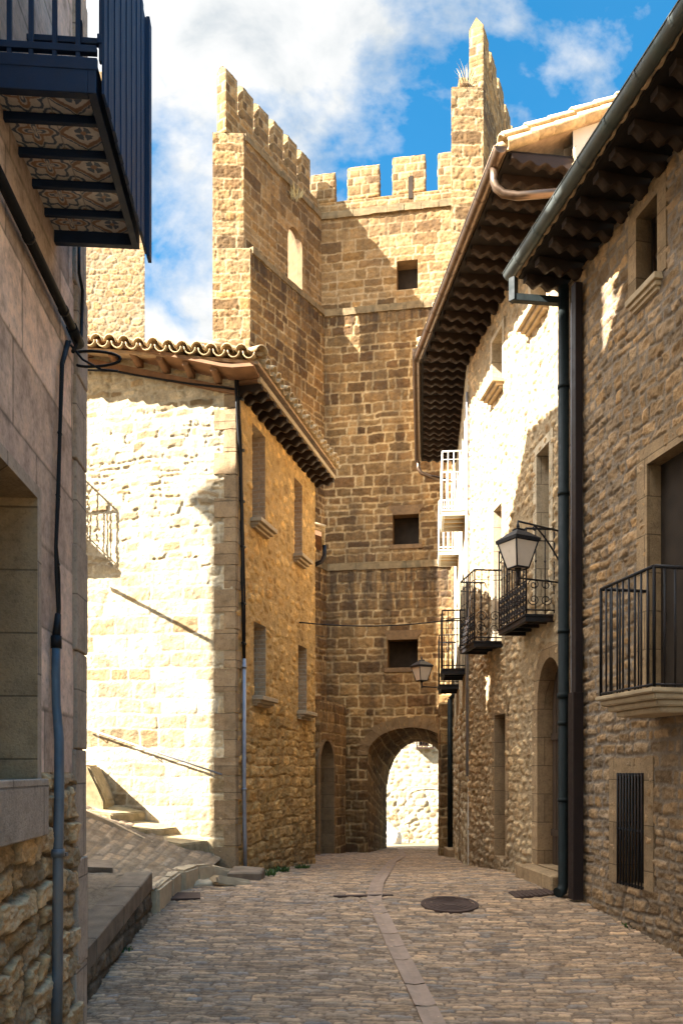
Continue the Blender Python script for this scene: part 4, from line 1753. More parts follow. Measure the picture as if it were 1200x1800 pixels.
    for k, (a, z0_, z1_) in enumerate(((0, zs - .05, zs), (.04, zs - .11, zs - .0502), (.10, zs - .17, zs - .1102), (.17, zs - .23, zs - .1702))):
        wbox(bm, W3, uf + a * .8 - .03, un + .04 - a * .8, z0_, z1_, -.05, pr + .03 - a)
    bmesh.ops.bevel(bm, geom=bm.edges[:], offset=.012, segments=2, affect='EDGES')
    rough_up(bm, .006, 6, cuts=2)
    bal = mk('balcony', bm, M['sill'], r1, 'moulded stone balcony slab with plain black bars')
    P = [W3.p(uf + .01, 0, 0), W3.p(uf + .01, 0, pr - .02), W3.p(un - .01, 0, pr - .02), W3.p(un - .01, 0, 0)]
    mk('railing', railing([p[:2] for p in P], zs, uv(1052, 1036, .58)[1] - zs, .105, .011, .018, .03), M['iron'], bal)


corner_house()

# ================================================================== RIGHT MIDDLE: rubble house with black balconies
r2 = thing('balcony_house', 'pale rubble house with pointed arch door and two black iron balconies', 'house', (2.9, 12, 0))


def scroll_panel(bm, w, u0, u1, z0, z1, o, axis='u'):
    """wrought scrolls: four spirals about a centre"""
    if axis == 'u':
        c = w.p((u0 + u1) / 2, (z0 + z1) / 2, o)
        e1 = w.A
    else:
        c = w.p(o, (z0 + z1) / 2, (u0 + u1) / 2)
        e1 = w.N
    e2 = w.Z
    hu, hz = (u1 - u0) / 2, (z1 - z0) / 2
    r = min(hu, hz) * .46
    for su in (-1, 1):
        for sz in (-1, 1):
            spiral(bm, c + e1 * (su * hu * .5) + e2 * (sz * hz * .5), e1 * su, e2 * sz, r, 1.6, .007)


def iron_balcony(root, w, u0, u1, z, pr, h, mat, slabmat, scroll=False, knob=True, spacing=.11, label=None, lowscroll=False, th=.1, soffit=None):
    bm = NB()
    wbox(bm, w, u0, u1, z - .03, z, -.03, pr)
    wbox(bm, w, u0 + .02, u1 - .02, z - th, z - .0302, pr - .08, pr - .02)
    wbox(bm, w, u0 + .02, u0 + .08, z - th, z - .0302, -.03, pr - .0802)
    wbox(bm, w, u1 - .08, u1 - .02, z - th, z - .0302, -.03, pr - .0802)
    n = max(2, int((u1 - u0) / .3))
    for k in range(1, n):
        u = u0 + (u1 - u0) * k / n
        wbox(bm, w, u - .02, u + .02, z - th * .8, z - .0302, -.03, pr - .0802)
    bal = mk('balcony', bm, slabmat, root, label, bevel=.004)
    if soffit:
        bm = NB()
        wbox(bm, w, u0 + .085, u1 - .085, z - .045, z - .034, 0, pr - .085)
        mk('soffit', bm, soffit, bal)
    P = [w.p(u0 + .02, 0, 0), w.p(u0 + .02, 0, pr - .03), w.p(u1 - .02, 0, pr - .03), w.p(u1 - .02, 0, 0)]
    bm = railing([p[:2] for p in P], z, h, spacing, .0085, .016, .06, knob)
    for a, b in zip(P, P[1:]):
        tube(bm, [a + (0, 0, z + h * .86), b + (0, 0, z + h * .86)], .007, 5)
    mk('railing', bm, mat, bal)
    if scroll:
        bm = NB()
        for us_ in (u0 + .02, u1 - .02):
            scroll_panel(bm, w, .03, pr - .05, z + .1, z + .52, us_, 'o')
        n = max(2, int((u1 - u0) / .22))
        for k in range(n):
            a = u0 + .03 + (u1 - u0 - .06) * k / n
            b = u0 + .03 + (u1 - u0 - .06) * (k + 1) / n
            for zz in (.08, .27):
                scroll_panel(bm, w, a, b, z + zz, z + zz + .18, pr - .03, 'u')
        for zz in (.07, .27, .47):
            tube(bm, [P[1] + (0, 0, z + zz), P[2] + (0, 0, z + zz)], .01, 5)
        mk('scrollwork', bm, mat, bal)
    return bal


def balcony_house():
    zt = 9.62
    uv = W4.uv
    # openings
    door = (uv(990, 1400)[0], uv(946, 1400)[0], -.0 + .22, uv(966, 1235)[1], uv(966, 1156)[1] - uv(966, 1235)[1])
    nd = (*px_rect(W4, 870, 889, 1256, 1505)[:2], uv(880, 1508)[1], uv(880, 1256)[1], 0)
    w1 = (*px_rect(W4, 866, 884, 598, 690)[:2], uv(868, 692)[1], uv(868, 600)[1], 0)
    w2 = (*px_rect(W4, 934, 962, 520, 560)[:2], uv(940, 562)[1], uv(940, 480)[1], 0)
    w3 = (*px_rect(W4, 868, 883, 893, 1000)[:2], uv(876, 1130)[1], uv(876, 890)[1], 0)
    w4 = (*px_rect(W4, 944, 966, 790, 1000)[:2], uv(955, 1060)[1], uv(955, 788)[1], 0)
    g = g_rubble(61, su=.24, sv=.14, joint=.04, depth=.018, warp=.05, rough=.045, bulge=.01, tilt=.14)
    hs = [door, nd, w1, w2, w3, w4]
    sheets('street_wall', [W4.sh(-.15, W4.L, -.6, zt + .2, .021, g, hs, resz=.016, fade=(0, 1, 0, 0), stain=lambda U, V: sst(.5, -.2, V) * .8)], M['rubble'], r2)
    c0, c1 = tuple(W4.p(-.15, 0)[:2]), tuple(W4.b)
    pts = [c0, c1, (9, 16.3), (9, 10.64)]
    house_shell(r2, pts, -.8, [zt, zt, zt, zt], skip=(0,), mat=M['paleplaster'])
    opening(r2, W4, *door[:4], depth=.24, frame=.22, proud=.02, rise=door[4], infill='door', name='arched_door', label='tall arched doorway with dark wooden door')
    opening(r2, W4, *nd[:4], depth=.22, frame=.14, proud=.015, infill='door', name='narrow_door')
    for q in (w1, w2):
        opening(r2, W4, *q[:4], depth=.3, frame=.1, proud=.02, infill='glass', sill=.22, surround='dressed_pale', sillmat='sill')
    for q in (w3, w4):
        opening(r2, W4, *q[:4], depth=.32, frame=.14, proud=.015, infill='shutter', surround='dressed_pale', name='balcony_door')
    bm = NB()
    wbox(bm, W4, door[0] - .22, door[1] + .3, -.2, .2, -.1, .26)
    bmesh.ops.bevel(bm, geom=bm.edges[:], offset=.02, segments=1, affect='EDGES')
    rough_up(bm, .01, 5, cuts=2)
    mk('doorstep', bm, M['dressed'], r2)
    # eave
    ov = .9
    ze = zt + .08
    ua, ub = -.05, W4.L + .12
    bm = NB()
    wbox(bm, W4, ua, ub, ze, ze + .05, -.05, ov)
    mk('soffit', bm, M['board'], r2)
    n = 15
    rafters(r2, W4, [.0 + (W4.L - .05) * k / (n - 1) for k in range(n)], ze - .001, ov - .05, .15, 4, M['wood'], wid=.12, amp=.032)
    bm = NB()
    sl = .42
    a0, a1 = W4.p(ua, ze + .06, ov + .02), W4.p(ub, ze + .06, ov + .02)
    b0, b1 = W4.p(ua, ze + .06 + sl * 4.5, ov + .02 - 4.5), W4.p(ub, ze + .06 + sl * 4.5, ov + .02 - 4.5)
    slab_poly(bm, [a0, a1, b1, b0], .03)
    rf = mk('roof', bm, M['tile'], r2)
    bm = NB()
    up = -W4.N + np.array([0, 0, sl])
    tile_field(bm, W4.p(ua, ze + .09, ov + .04), W4.p(ub, ze + .09, ov + .04), up, 3, seed=31)
    mk('eave_tile', bm, M['tilecap'], rf)
    bm = NB()     # verge tiles along the near end, climbing the slope
    upn = up / np.linalg.norm(up)
    nn = np.cross(W4.A, upn)
    nn = nn if nn[2] > 0 else -nn
    for row in range(2):
        for k in range(13):
            O = W4.p(ua - .02 + row * .2, ze + .09, ov + .04) + upn * (k * .34) + nn * (.06 + .01 * (k % 2))
            tile(bm, O, W4.A, upn - nn * .04, nn, .11, .095, .44, .018, 1)
            if row == 0:
                tile(bm, O - nn * .05 - W4.A * .04, W4.A, upn - nn * .04, nn, .1, .09, .44, .018, -1)
    mk('verge_tile', bm, M['tilecap'], rf)
    # plastered end wall rising under the verge
    bm = NB()
    quad(bm, W4.p(-.02, zt - 1.2, -.01), W4.p(-.02, zt - 1.2, -3.6), W4.p(-.02, ze + sl * 4.45, -3.6), W4.p(-.02, ze + .04 + sl * .9, -.01))
    quad(bm, W4.p(.3, zt - 1.2, -.01), W4.p(.3, zt - 1.2, -3.6), W4.p(.3, ze + sl * 4.45, -3.6), W4.p(.3, ze + .04 + sl * .9, -.01))
    mk('gable_wall', bm, M['paleplaster'], r2)
    # gutter with the bent spout at the near end
    P, Q = W4.p(ua - .05, ze + .06, ov + .1), W4.p(ub + .02, ze + .0, ov + .1)
    gutter_line(r2, P, Q, .085, M['copper'])
    bm = NB()
    a = W4.p(.2, ze - .0, ov + .1)
    pts = [a, a + (0, 0, -.18), a + (.03, 0, -.27), a + (.12, -.02, -.36), a + (.3, -.06, -.42), a + (.95, -.2, -.47)]
    tube(bm, pts, .055, 12)
    mk('gutter_spout', bm, M['copper'], r2)
    # balconies
    ua, ub = uv(975, 1080)[0], uv(873, 1100, .44)[0]
    z = uv(975, 1080)[1]
    iron_balcony(r2, W4, ua, ub, z, .44, 1.2, M['iron'], M['iron'], scroll=True, label='nearer black iron balcony with scroll panels', spacing=.12)
    ua, ub = uv(884, 1132)[0], uv(806, 1140, .52)[0]
    z2 = uv(884, 1132)[1]
    iron_balcony(r2, W4, ua, ub, z, .52, 1.2, M['iron'], M['iron'], scroll=True, label='farther black iron balcony of plain bars', spacing=.12)
    # thin white pipe down the far edge
    bm = NB()
    u = W4.L - .06
    tube(bm, [W4.p(u, 9.0, .05), W4.p(u, 1.5, .05)], .025, 8)
    mk('thin_pipe', bm, M['greypipe'], r2)


balcony_house()

# ================================================================== RIGHT FAR: plastered house with white and dark balconies
r3 = thing('white_balcony_house', 'plastered far house on the right with white upper balconies next to the gate', 'house', (2.7, 17, -.4))


def far_right_house():
    zt = 9.75
    uv = W5.uv
    L = W5.L
    ga = g_mix(g_rubble(65, su=.3, sv=.2, joint=.03, depth=.02, warp=.05, rough=.03), g_flat(.012, 8), 2.9, .2)
    doors = [(.95, 1.75, 6.95, 9.0, 0), (3.95, 4.75, 6.95, 9.0, 0), (.95, 1.75, 3.72, 5.8, 0), (3.95, 4.75, 3.72, 5.8, 0), (2.4, 3.2, -.5, 1.7, 0)]
    sheets('street_wall', [W5.sh(0, L, -1.5, zt, .04, ga, doors, resz=.03)], M['gable'], r3)
    pts = [tuple(W5.a), tuple(W5.b), (9, 22.4), (9, 15.7)]
    house_shell(r3, pts, -1.6, zt, skip=(0,), mat=M['paleplaster'])
    for q in doors[:4]:
        opening(r3, W5, *q[:4], depth=.25, frame=.1, proud=.02, infill='glass', surround='dressed_pale', name='balcony_door')
    opening(r3, W5, *doors[4][:4], depth=.3, frame=.12, proud=.02, infill='door', name='street_door')
    ov, ze = .9, zt + .06
    bm = NB()
    wbox(bm, W5, -.1, 5.4, ze, ze + .05, -.05, ov)
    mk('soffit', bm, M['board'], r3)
    n = 16
    rafters(r3, W5, [.05 + 5.1 * k / (n - 1) for k in range(n)], ze - .001, ov - .05, .14, 4, M['wood'], wid=.12, amp=.03)
    bm = NB()
    slab_poly(bm, [W5.p(-.1, ze + .07, ov + .02), W5.p(5.4, ze + .07, ov + .02), W5.p(5.4, ze + 2, -3.6), W5.p(-.1, ze + 2, -3.6)], .03)
    rf = mk('roof', bm, M['tile'], r3)
    bm = NB()
    tile_field(bm, W5.p(-.1, ze + .09, ov + .03), W5.p(5.4, ze + .09, ov + .03), -W5.N + np.array([0, 0, .4]), 3, seed=41)
    upn = (-W5.N + np.array([0, 0, .43])); upn /= np.linalg.norm(upn)
    nn = np.cross(W5.A, upn); nn = nn if nn[2] > 0 else -nn
    for k in range(5):
        tile(bm, W5.p(-.14, ze + .1, ov + .03) + upn * k * .34 + nn * .06, W5.A, upn, nn, .11, .09, .44, .018, 1)
    mk('eave_tile', bm, M['tilecap'], rf)
    gutter_line(r3, W5.p(-.15, ze + .06, ov + .09), W5.p(5.45, ze + .02, ov + .09), .08, M['copper'])
    bm = NB()
    a = W5.p(5.35, ze, ov + .09)
    tube(bm, [a, a + (0, 0, -.2), a + (.08, 0, -.32), a + (.3, 0, -.42), a + (.8, .05, -.5)], .05, 10)
    mk('gutter_spout', bm, M['copper'], r3)
    for (ua, ub, z, mt, lab, sf) in ((.75, 1.95, 7.0, 'white_iron', 'upper nearer white iron balcony', 'orange_soffit'), (3.75, 4.95, 7.0, 'white_iron', 'upper farther white iron balcony', 'orange_soffit'),
                                 (.75, 1.95, 3.72, 'iron', 'lower nearer dark iron balcony', None), (3.75, 4.95, 3.72, 'iron', 'lower farther dark iron balcony', None)):
        iron_balcony(r3, W5, ua, ub, z, .5, 1.2, M[mt], M[mt], knob=False, spacing=.12, label=lab, th=.12, soffit=M[sf] if sf else None)
    bm = NB()
    p = W5.p(L - .35, 0, .12)
    tube(bm, [(p[0], p[1], 3.6), (p[0], p[1], -.85)], .07, 12)
    tube(bm, [(p[0] + .3, p[1], 3.9), (p[0], p[1], 3.6)], .06, 12)
    mk('downpipe', bm, M['greenpipe'], r3)
    bm = NB()
    a = at(785, 1500, 21.6)
    hexa(bm, [(a[0], 21.3, -1.2), (a[0] + .42, 21.3, -1.2), (a[0] + .42, 22.2, -1.2), (a[0], 22.2, -1.2), (a[0], 21.3, a[2] + .12), (a[0] + .42, 21.3, a[2] + .12), (a[0] + .42, 22.2, a[2] + .12), (a[0], 22.2, a[2] + .12)])
    tag(mk('guard_stone', bm, M['dressed'], bevel=.02), 'low stone block at the foot of the far downpipe by the archway', 'stone')


far_right_house()

# ================================================================== GATE TOWER
tw = thing('gate_tower', 'tall open backed medieval stone gate tower with battlements and an arched passage', 'tower', (1.5, 27.5, -1.2))


def gate_tower():
    C0 = np.array([-.6, 28.])
    dw = np.array([.643, 1.])
    T0 = C0 + dw * (24.56 - 28)           # tip of the left wing, inner face
    wing = Wall(T0, C0, (1, -.3))          # inner face, middle stage
    backR = np.array([5.1, 28 - .16 * 5.7])
    back = Wall(C0, backR, (0, -1))
    Z1, Z2, Z3 = 8.75, 17.75, 21.35
    gt = g_ashlar(101, ch=(.19, .46), bw=(.24, .9), joint=.05, depth=.016, warp=.04, rough=.055, tilt=.06, bulge=.004, slow=.03, rr=.05, pits=.03)
    gt2 = g_ashlar(107, ch=(.2, .44), bw=(.28, .95), joint=.042, depth=.010, warp=.04, rough=.045, tilt=.03, bulge=.003, slow=.03, rr=.05, pits=.025)
    res = .034
    def st_mid(U, V):
        return sst(Z1 + 2.0, Z1, V) * .3 + sst(Z2 - 1.6, Z2, V) * 1.2 + sst(Z1 + 5, Z1, V) * .35
    def st_low(U, V):
        return sst(Z1 - 3.4, Z1 - .1, V) * 1.3 + sst(3.0, -.5, V) * .7
    def st_up(U, V):
        return sst(Z3 - 2.0, Z3, V) * .8
    # --- window holes
    wu = wing.off(-.22)
    a, b = wu.uv(506, 450)[0], wu.uv(531, 450)[0]
    zb, zs = wu.uv(518, 502)[1], wu.uv(518, 428)[1]
    wwin = (a, b, zb, zs, .55)
    bu = back.off(-.22)
    uwin = (*px_rect(bu, 697, 734, 457, 508), 0)
    m1 = (*px_rect(back, 690, 736, 889, 957), 0)
    lo = back.off(.16)
    m2 = (*px_rect(lo, 681, 734, 1109, 1174), 0)
    # --- left wing
    lowW = wing.off(.16)
    ext = .3
    sheets('upper_wing_wall', [wu.sh(-.05, wu.L + .3, Z2, Z3, res, gt2, [wwin], stain=st_up, fade=(1, 0, 0, 1))], M['towerup'], tw)
    sheets('wing_wall', [wing.sh(0, wing.L + .02, Z1, Z2, res, gt, stain=st_mid, fade=(1, 0, 1, 1)),
                         lowW.sh(0, lowW.L, -2, Z1, res, gt, stain=st_low, fade=(1, 0, 0, 1))], M['tower'], tw, 'left wing wall with a small arched window')
    th = 1.0
    ow = wing.off(-th)
    outer = Wall(ow.p(-.6, 0)[:2], ow.p(ow.L, 0)[:2], (1, -.3))
    sheets('outer_wall', [sheet(outer.p(0, 0, 0), outer.A, outer.Z, -outer.N, lin(0, wing.L + 2.0, .08), lin(-2, Z3, .08), gt, [(wwin[0] - .65, wwin[1] + .7, wwin[2] - .1, wwin[3] + 1.15, .55)])], M['tower'], tw)
    # window tunnel through the wing
    bm = NB()
    ins = outline(*wwin[:4], wwin[4])
    lp = ins + [ins[0]]
    oo = outline(wwin[0] - 1.25, wwin[1] + .1, wwin[2] - .1, wwin[3] + 1.15, wwin[4])
    oo = oo + [oo[0]]
    for p, q, po, qo in zip(lp, lp[1:], oo, oo[1:]):
        quad(bm, wu.p(*p, 0), wu.p(*q, 0), wu.p(*q, -.2), wu.p(*p, -.2))
        quad(bm, wu.p(*p, -.2), wu.p(*q, -.2), wu.p(*qo, -th + .22), wu.p(*po, -th + .22))
    mk('arched_window', bm, M['niche'], tw)
    # end face of the wing: two widths
    eu = Wall(outer.p(0, 0)[:2], wu.p(-.05, 0)[:2], (0, -1))
    em = Wall(outer.p(0, 0)[:2], wing.p(0, 0)[:2], (0, -1))
    el = Wall(outer.p(0, 0)[:2], lowW.p(0, 0)[:2], (0, -1))
    sheets('wing_end', [eu.sh(0, eu.L, Z2, Z3, .03, gt2), em.sh(0, em.L, Z1, Z2, .03, gt2, du=3.), el.sh(0, el.L, -2, Z1, .03, gt2, du=3.)], M['towerup'], tw)
    # --- back wall
    front_arch = (lo.uv(646, 1400)[0], lo.uv(646, 1400)[0] + 2.95, -3, 2.15, .95)
    sheets('back_wall', [back.sh(0, back.L, Z1, Z2, res, gt, [m1], stain=st_mid, fade=(0, 0, 1, 1), du=10),
                         lo.sh(0, lo.L, -2, Z1, res, gt, [m2, front_arch], stain=st_low, fade=(0, 0, 0, 1), du=10)], M['tower'], tw)
    sheets('upper_back_wall', [bu.sh(-.3, bu.L, Z2, Z3, res, gt2, [uwin], stain=st_up, fade=(0, 0, 0, 1), du=10)], M['towerup'], tw)
    opening(tw, bu, *uwin[:4], depth=.55, infill='void', surround='dressed_brown', name='square_window')
    for w_, q in ((back, m1), (lo, m2)):
        ob = opening(tw, w_, *q[:4], depth=.7, infill='void', surround='niche', name='niche_window')
        bm = NB()    # corbelled lintel
        u0, u1, z0, z1 = q[:4]
        prof = [(u0 - .16, z1 + .02), (u0 - .16, z1 - .06), (u0 - .05, z1 - .16), (u0 + .02, z1 - .3), (u1 - .02, z1 - .3), (u1 + .05, z1 - .16), (u1 + .16, z1 - .06), (u1 + .16, z1 + .02)]
        f = [bm.verts.new(tuple(w_.p(u, z, .02))) for u, z in prof]
        k = [bm.verts.new(tuple(w_.p(u, z, -.4))) for u, z in prof]
        bm.faces.new(f)
        for i in range(len(f)):
            j = (i + 1) % len(f)
            bm.faces.new([f[i], k[i], k[j], f[j]])
        mk('lintel', bm, M['niche'], ob)
        bm = NB()
        wbox(bm, w_, u0 - .12, u1 + .12, z0 - .16, z0, -.3, .05)
        mk('sill', bm, M['niche'], ob, bevel=.02)
    rear = back.off(-3.0)
    inner_arch = (1.72, 4.25)
    bm = NB()
    # --- string courses
    def course(w, u0, u1, z, o, hgt, seed):
        bm = NB()
        n = max(4, int((u1 - u0) / .55))
        for k in range(n):
            a = u0 + (u1 - u0) * k / n + .004
            b = u0 + (u1 - u0) * (k + 1) / n - .004
            wbox(bm, w, a, b, z - hgt, z, -.3, o + random.uniform(-.02, .02))
        rough_up(bm, .018, 5, cuts=2, seed=seed)
        mk('string_course', bm, M['string'], tw)
    M['string'] = plain_mat('lichened_ledge', (.17, .12, .062), .95, .45, 5, .6, stain=(.06, .055, .035), stain_amt=.75)
    course(wing, .05, wing.L - .05, Z2 + .06, .05, .2, 1)
    course(back, 0, back.L, Z2 + .06, .06, .24, 2)
    course(lowW, .05, lowW.L, Z1 + .08, .06, .22, 3)
    course(lo, 0, lo.L, Z1 + .08, .07, .24, 4)
    course(wu, 0, wu.L + .2, Z3 + .02, .06, .2, 5)
    course(bu, -.2, bu.L, Z3 + .02, .08, .24, 6)
    # --- passage: a tunnel lofted from the front arch to the inner arch
    def arch_pts(w, u0, u1, zs, rise, n=28):
        z0 = -2.2
        pts = [w.p(u0, z0 + (zs - z0) * k / 14) for k in range(14)]
        for k in range(n + 1):
            a = math.pi * (1 - k / n)
            pts.append(w.p((u0 + u1) / 2 + (u1 - u0) / 2 * math.cos(a), zs + rise * math.sin(a)))
        pts += [w.p(u1, zs - (zs - z0) * (k + 1) / 14) for k in range(14)]
        return np.array(pts)
    fa = arch_pts(lo, front_arch[0], front_arch[1], front_arch[3], front_arch[4])
    ru0 = rear.uv(679, 1420)[0]
    ra = arch_pts(rear, ru0, ru0 + 2.55, .75, 2.0)
    # resample both finely
    def rs(p, n):
        d = np.concatenate([[0], np.cumsum(np.linalg.norm(np.diff(p, axis=0), axis=1))])
        t = np.linspace(0, d[-1], n)
        return np.stack([np.interp(t, d, p[:, i]) for i in range(3)], -1), t
    n = 260
    # keep jamb/arch correspondence by resampling per index
    ti = np.linspace(0, len(fa) - 1, n)
    ii = np.arange(len(fa))
    fa = np.stack([np.interp(ti, ii, fa[:, k]) for k in range(3)], -1)
    ra = np.stack([np.interp(ti, ii, ra[:, k]) for k in range(3)], -1)
    s = np.concatenate([[0], np.cumsum(np.linalg.norm(np.diff(fa, axis=0), axis=1))])
    m = 90
    tt = np.linspace(0, 1, m)
    G = fa[None] * (1 - tt[:, None, None]) + ra[None] * tt[:, None, None]
    Sg, Tg = np.meshgrid(s, tt * 3)
    h, i1, i2, mm = g_ashlar(111, ch=(.26, .4), bw=(.35, .8), joint=.035, depth=.02, warp=.03, rough=.05)(Tg, Sg)
    ds = np.gradient(G, axis=1)
    dt = np.gradient(G, axis=0)
    nr = np.cross(ds, dt)
    nr /= np.linalg.norm(nr, axis=-1, keepdims=True)
    cen = (lo.p((front_arch[0] + front_arch[1]) / 2, .8))
    if np.mean(np.sum(nr * (cen - G), -1)) < 0:
        nr = -nr
    edge = sst(0, .05, Tg) * sst(0, .05, 3 - Tg)
    G = G + nr * (h * edge)[..., None]
    idx = np.arange(n * m).reshape(m, n)
    q = np.stack([idx[:-1, :-1], idx[:-1, 1:], idx[1:, 1:], idx[1:, :-1]], -1).reshape(-1, 4)
    link('passage', raw_mesh('passage', G.reshape(-1, 3), q, np.stack([i1, i2, mm, .5 + 0 * mm], -1).reshape(-1, 4)), M['tower'], tw, 'vaulted passage through the gate')
    # rear face
    sheets('rear_wall', [sheet(rear.p(0, 0, 0), rear.A, rear.Z, -rear.N, lin(-2.5, rear.L + 1.5, .06), lin(-2, Z3, .06), gt, [(ru0, ru0 + 2.55, -3, .75, 2.0)])], M['tower'], tw)
    # voussoirs round the front arch
    bm = NB()
    uc, hw = (front_arch[0] + front_arch[1]) / 2, (front_arch[1] - front_arch[0]) / 2
    nv = 21
    for k in range(nv):
        a0 = math.pi * (1 - (k + .04) / nv)
        a1 = math.pi * (1 - (k + .96) / nv)
        t = .36 + random.uniform(-.04, .05)
        P = []
        for o in (-.12, .035 + random.uniform(-.012, .012)):
            for a, g in ((a0, 0), (a1, 0), (a1, t), (a0, t)):
                P.append(lo.p(uc + (hw + g) * math.cos(a), front_arch[3] + (front_arch[4] + g) * math.sin(a), o))
        hexa(bm, P)
    rough_up(bm, .012, 6, cuts=2)
    mk('arch_ring', bm, M['voussoir'], tw)
    # --- walkway slabs
    bm = NB()
    slab_poly(bm, [wu.p(-.05, Z3, 0), wu.p(wu.L + .3, Z3, 0), outer.p(outer.L + 1.2, Z3, 0), outer.p(0, Z3, 0)], .2)
    slab_poly(bm, [bu.p(-.3, Z3 - .003, 0), bu.p(bu.L, Z3 - .003, 0), rear.p(rear.L, Z3 - .003, 0), rear.p(-1.5, Z3 - .003, 0)], .2)
    mk('wall_walk', bm, M['string'], tw)
    # --- battlements
    gm = g_ashlar(121, ch=(.24, .36), bw=(.3, .6), joint=.035, depth=.016, warp=.02, rough=.035, tilt=.05, slow=.01)
    def merlon(w, u0, u1, z0, z1, o0, o1, sd, slit=False, cap=.14):
        parts = block_sheets(w, u0, u1, z0, z1, o0, o1, .035, gm, seed=sd, top=False)
        mid = (o0 + o1) / 2
        # sloped coping
        for oo, sg in ((o0, -1), (o1, 1)):
            p0 = w.p(u0, z1, oo)
            v = w.p(u0, z1 + cap, mid) - p0
            Lv = np.linalg.norm(v)
            Bv = v / Lv
            Nn = np.cross(w.A, Bv)
            Nn = Nn if Nn[2] > 0 else -Nn
            parts.append(sheet(p0, w.A, Bv, Nn, lin(0, u1 - u0, .04), lin(0, Lv, .04), g_flat(.05, sd), fade=(0, 0, 0, 0)))
        for u, sg in ((u0, -1), (u1, 1)):
            a, b, c = w.p(u, z1, o0), w.p(u, z1, o1), w.p(u, z1 + cap, mid)
            V = np.array([a, b, c, c])
            parts.append((V, np.array([[0, 1, 2, 3]]), np.tile([.5, .5, 1, 0], (4, 1))))
        return parts
    def merge_tri(parts):
        vv = []
        for v, f, c in parts:
            if len(v) == 4 and np.allclose(v[2], v[3]):
                v = v.copy()
                v[3] = (v[0] + v[2]) / 2
                c = c.copy()
            vv.append((v, f, c))
        return vv
    ztop = 23.35
    # left wing: parapet along the outer edge and six merlons
    Lw = wing.L
    sheets('parapet', block_sheets(outer, .2, Lw + 1.4, Z3, 22.25, 0, .36, .035, gm), M['towerup'], tw)
    k = 0
    per = (Lw + .7) / 6
    for k in range(6):
        u = .2 + k * per
        sheets('merlon', merge_tri(merlon(outer, u + (.0 if k == 0 else .02), u + per * .68, 22.25, ztop + random.uniform(-.06, .04), 0, .36, k * 2.7)), M['towerup'], tw)
    # back wall parapet and merlons, set back behind the walk
    bp = bu.off(-.55)
    sheets('parapet', block_sheets(bp, -1.0, bp.L, Z3, 22.15, -.4, 0, .035, gm), M['towerup'], tw)
    for (x0, x1, yt, slit) in ((546, 588, 302, 0), (611, 666, 288, 0), (690, 747, 270, 1), (770, 820, 262, 0)):
        ua, ub = bp.uv(x0, 310)[0], bp.uv(x1, 310)[0]
        zt_ = bp.uv((x0 + x1) / 2, yt)[1] - .1
        ms = merge_tri(merlon(bp, ua, ub, 22.15, zt_, -.4, 0, x0 * .01, cap=.18))
        ob = sheets('merlon', ms, M['towerup'], tw)
        if slit:
            bm = NB()
            uc_ = (ua + ub) / 2 + .05
            wbox(bm, bp, uc_ - .07, uc_ + .09, 21.95, 22.75, -.1, .035)
            mk('arrow_slit', bm, M['void'], ob)  # raised dark panel, the slit's shade put into its colour
    # --- right wing
    E0 = np.array([at(793, 600, 23.3)[0], 23.3])
    E1 = np.array([at(849, 600, 23.3)[0], 23.3])
    dr = np.array([.447, 1.])
    rend = Wall(E0, E1, (0, -1))
    rout = Wall(E1, E1 + dr * 4.6, (1, 0))
    rin = Wall(E0, E0 + dr * 4.3, (-1, 0))
    ua = rend.uv(824, 100)[0]
    zstep = rend.uv(808, 152)[1]
    ztr = rend.uv(836, 42)[1]
    sheets('wing_wall', [rout.sh(0, rout.L, -2, zstep, .05, gt, stain=st_up), rin.sh(0, rin.L, -2, zstep, .05, gt)], M['tower'], tw, 'right wing wall facing the houses')
    sheets('wing_end', [rend.sh(0, rend.L, 3, zstep, .03, gt2)], M['towerup'], tw)
    bm = NB()
    slab_poly(bm, [rin.p(0, zstep, 0), rin.p(rin.L, zstep, 0), rout.p(rout.L, zstep, 0), rout.p(0, zstep, 0)][::-1], .2)
    mk('wall_walk', bm, M['string'], tw)
    pw = rend.L - ua
    sheets('parapet', block_sheets(rout, 0, rout.L, zstep, ztr - 1.0, -pw, 0, .035, gm), M['towerup'], tw)
    per = rout.L / 5
    for k in range(5):
        u = k * per
        sheets('merlon', merge_tri(merlon(rout, u, u + per * .66, ztr - 1.0, ztr + random.uniform(-.05, .03), -pw, 0, 30 + k * 2.1, cap=.3 if k == 0 else .16)), M['towerup'], tw)
    sheets('broken_merlon', block_sheets(rend, ua - .28, ua - .02, zstep, zstep + .28, -.5, 0, .03, gm), M['tower'], tw)
    # foot of the right wing beside the passage: a stone pier
    p0, p1 = at(774, 1400, 23.1)[0], at(799, 1400, 23.1)[0]
    pier = Wall((p0, 23.1), (E1[0], 23.1), (0, -1))
    sheets('gate_pier', block_sheets(pier, 0, pier.L, -1.6, 3.6, -.5, 0, .032, gt2), M['tower'], tw)


M['niche'] = plain_mat('niche_stone', (.15, .092, .045), .93, .4, 7, .6, stain=(.05, .035, .025), stain_amt=.6)
M['voussoir'] = plain_mat('arch_stone', (.19, .118, .055), .93, .4, 4, .6, stain=(.1, .075, .05), stain_amt=.5)
gate_tower()


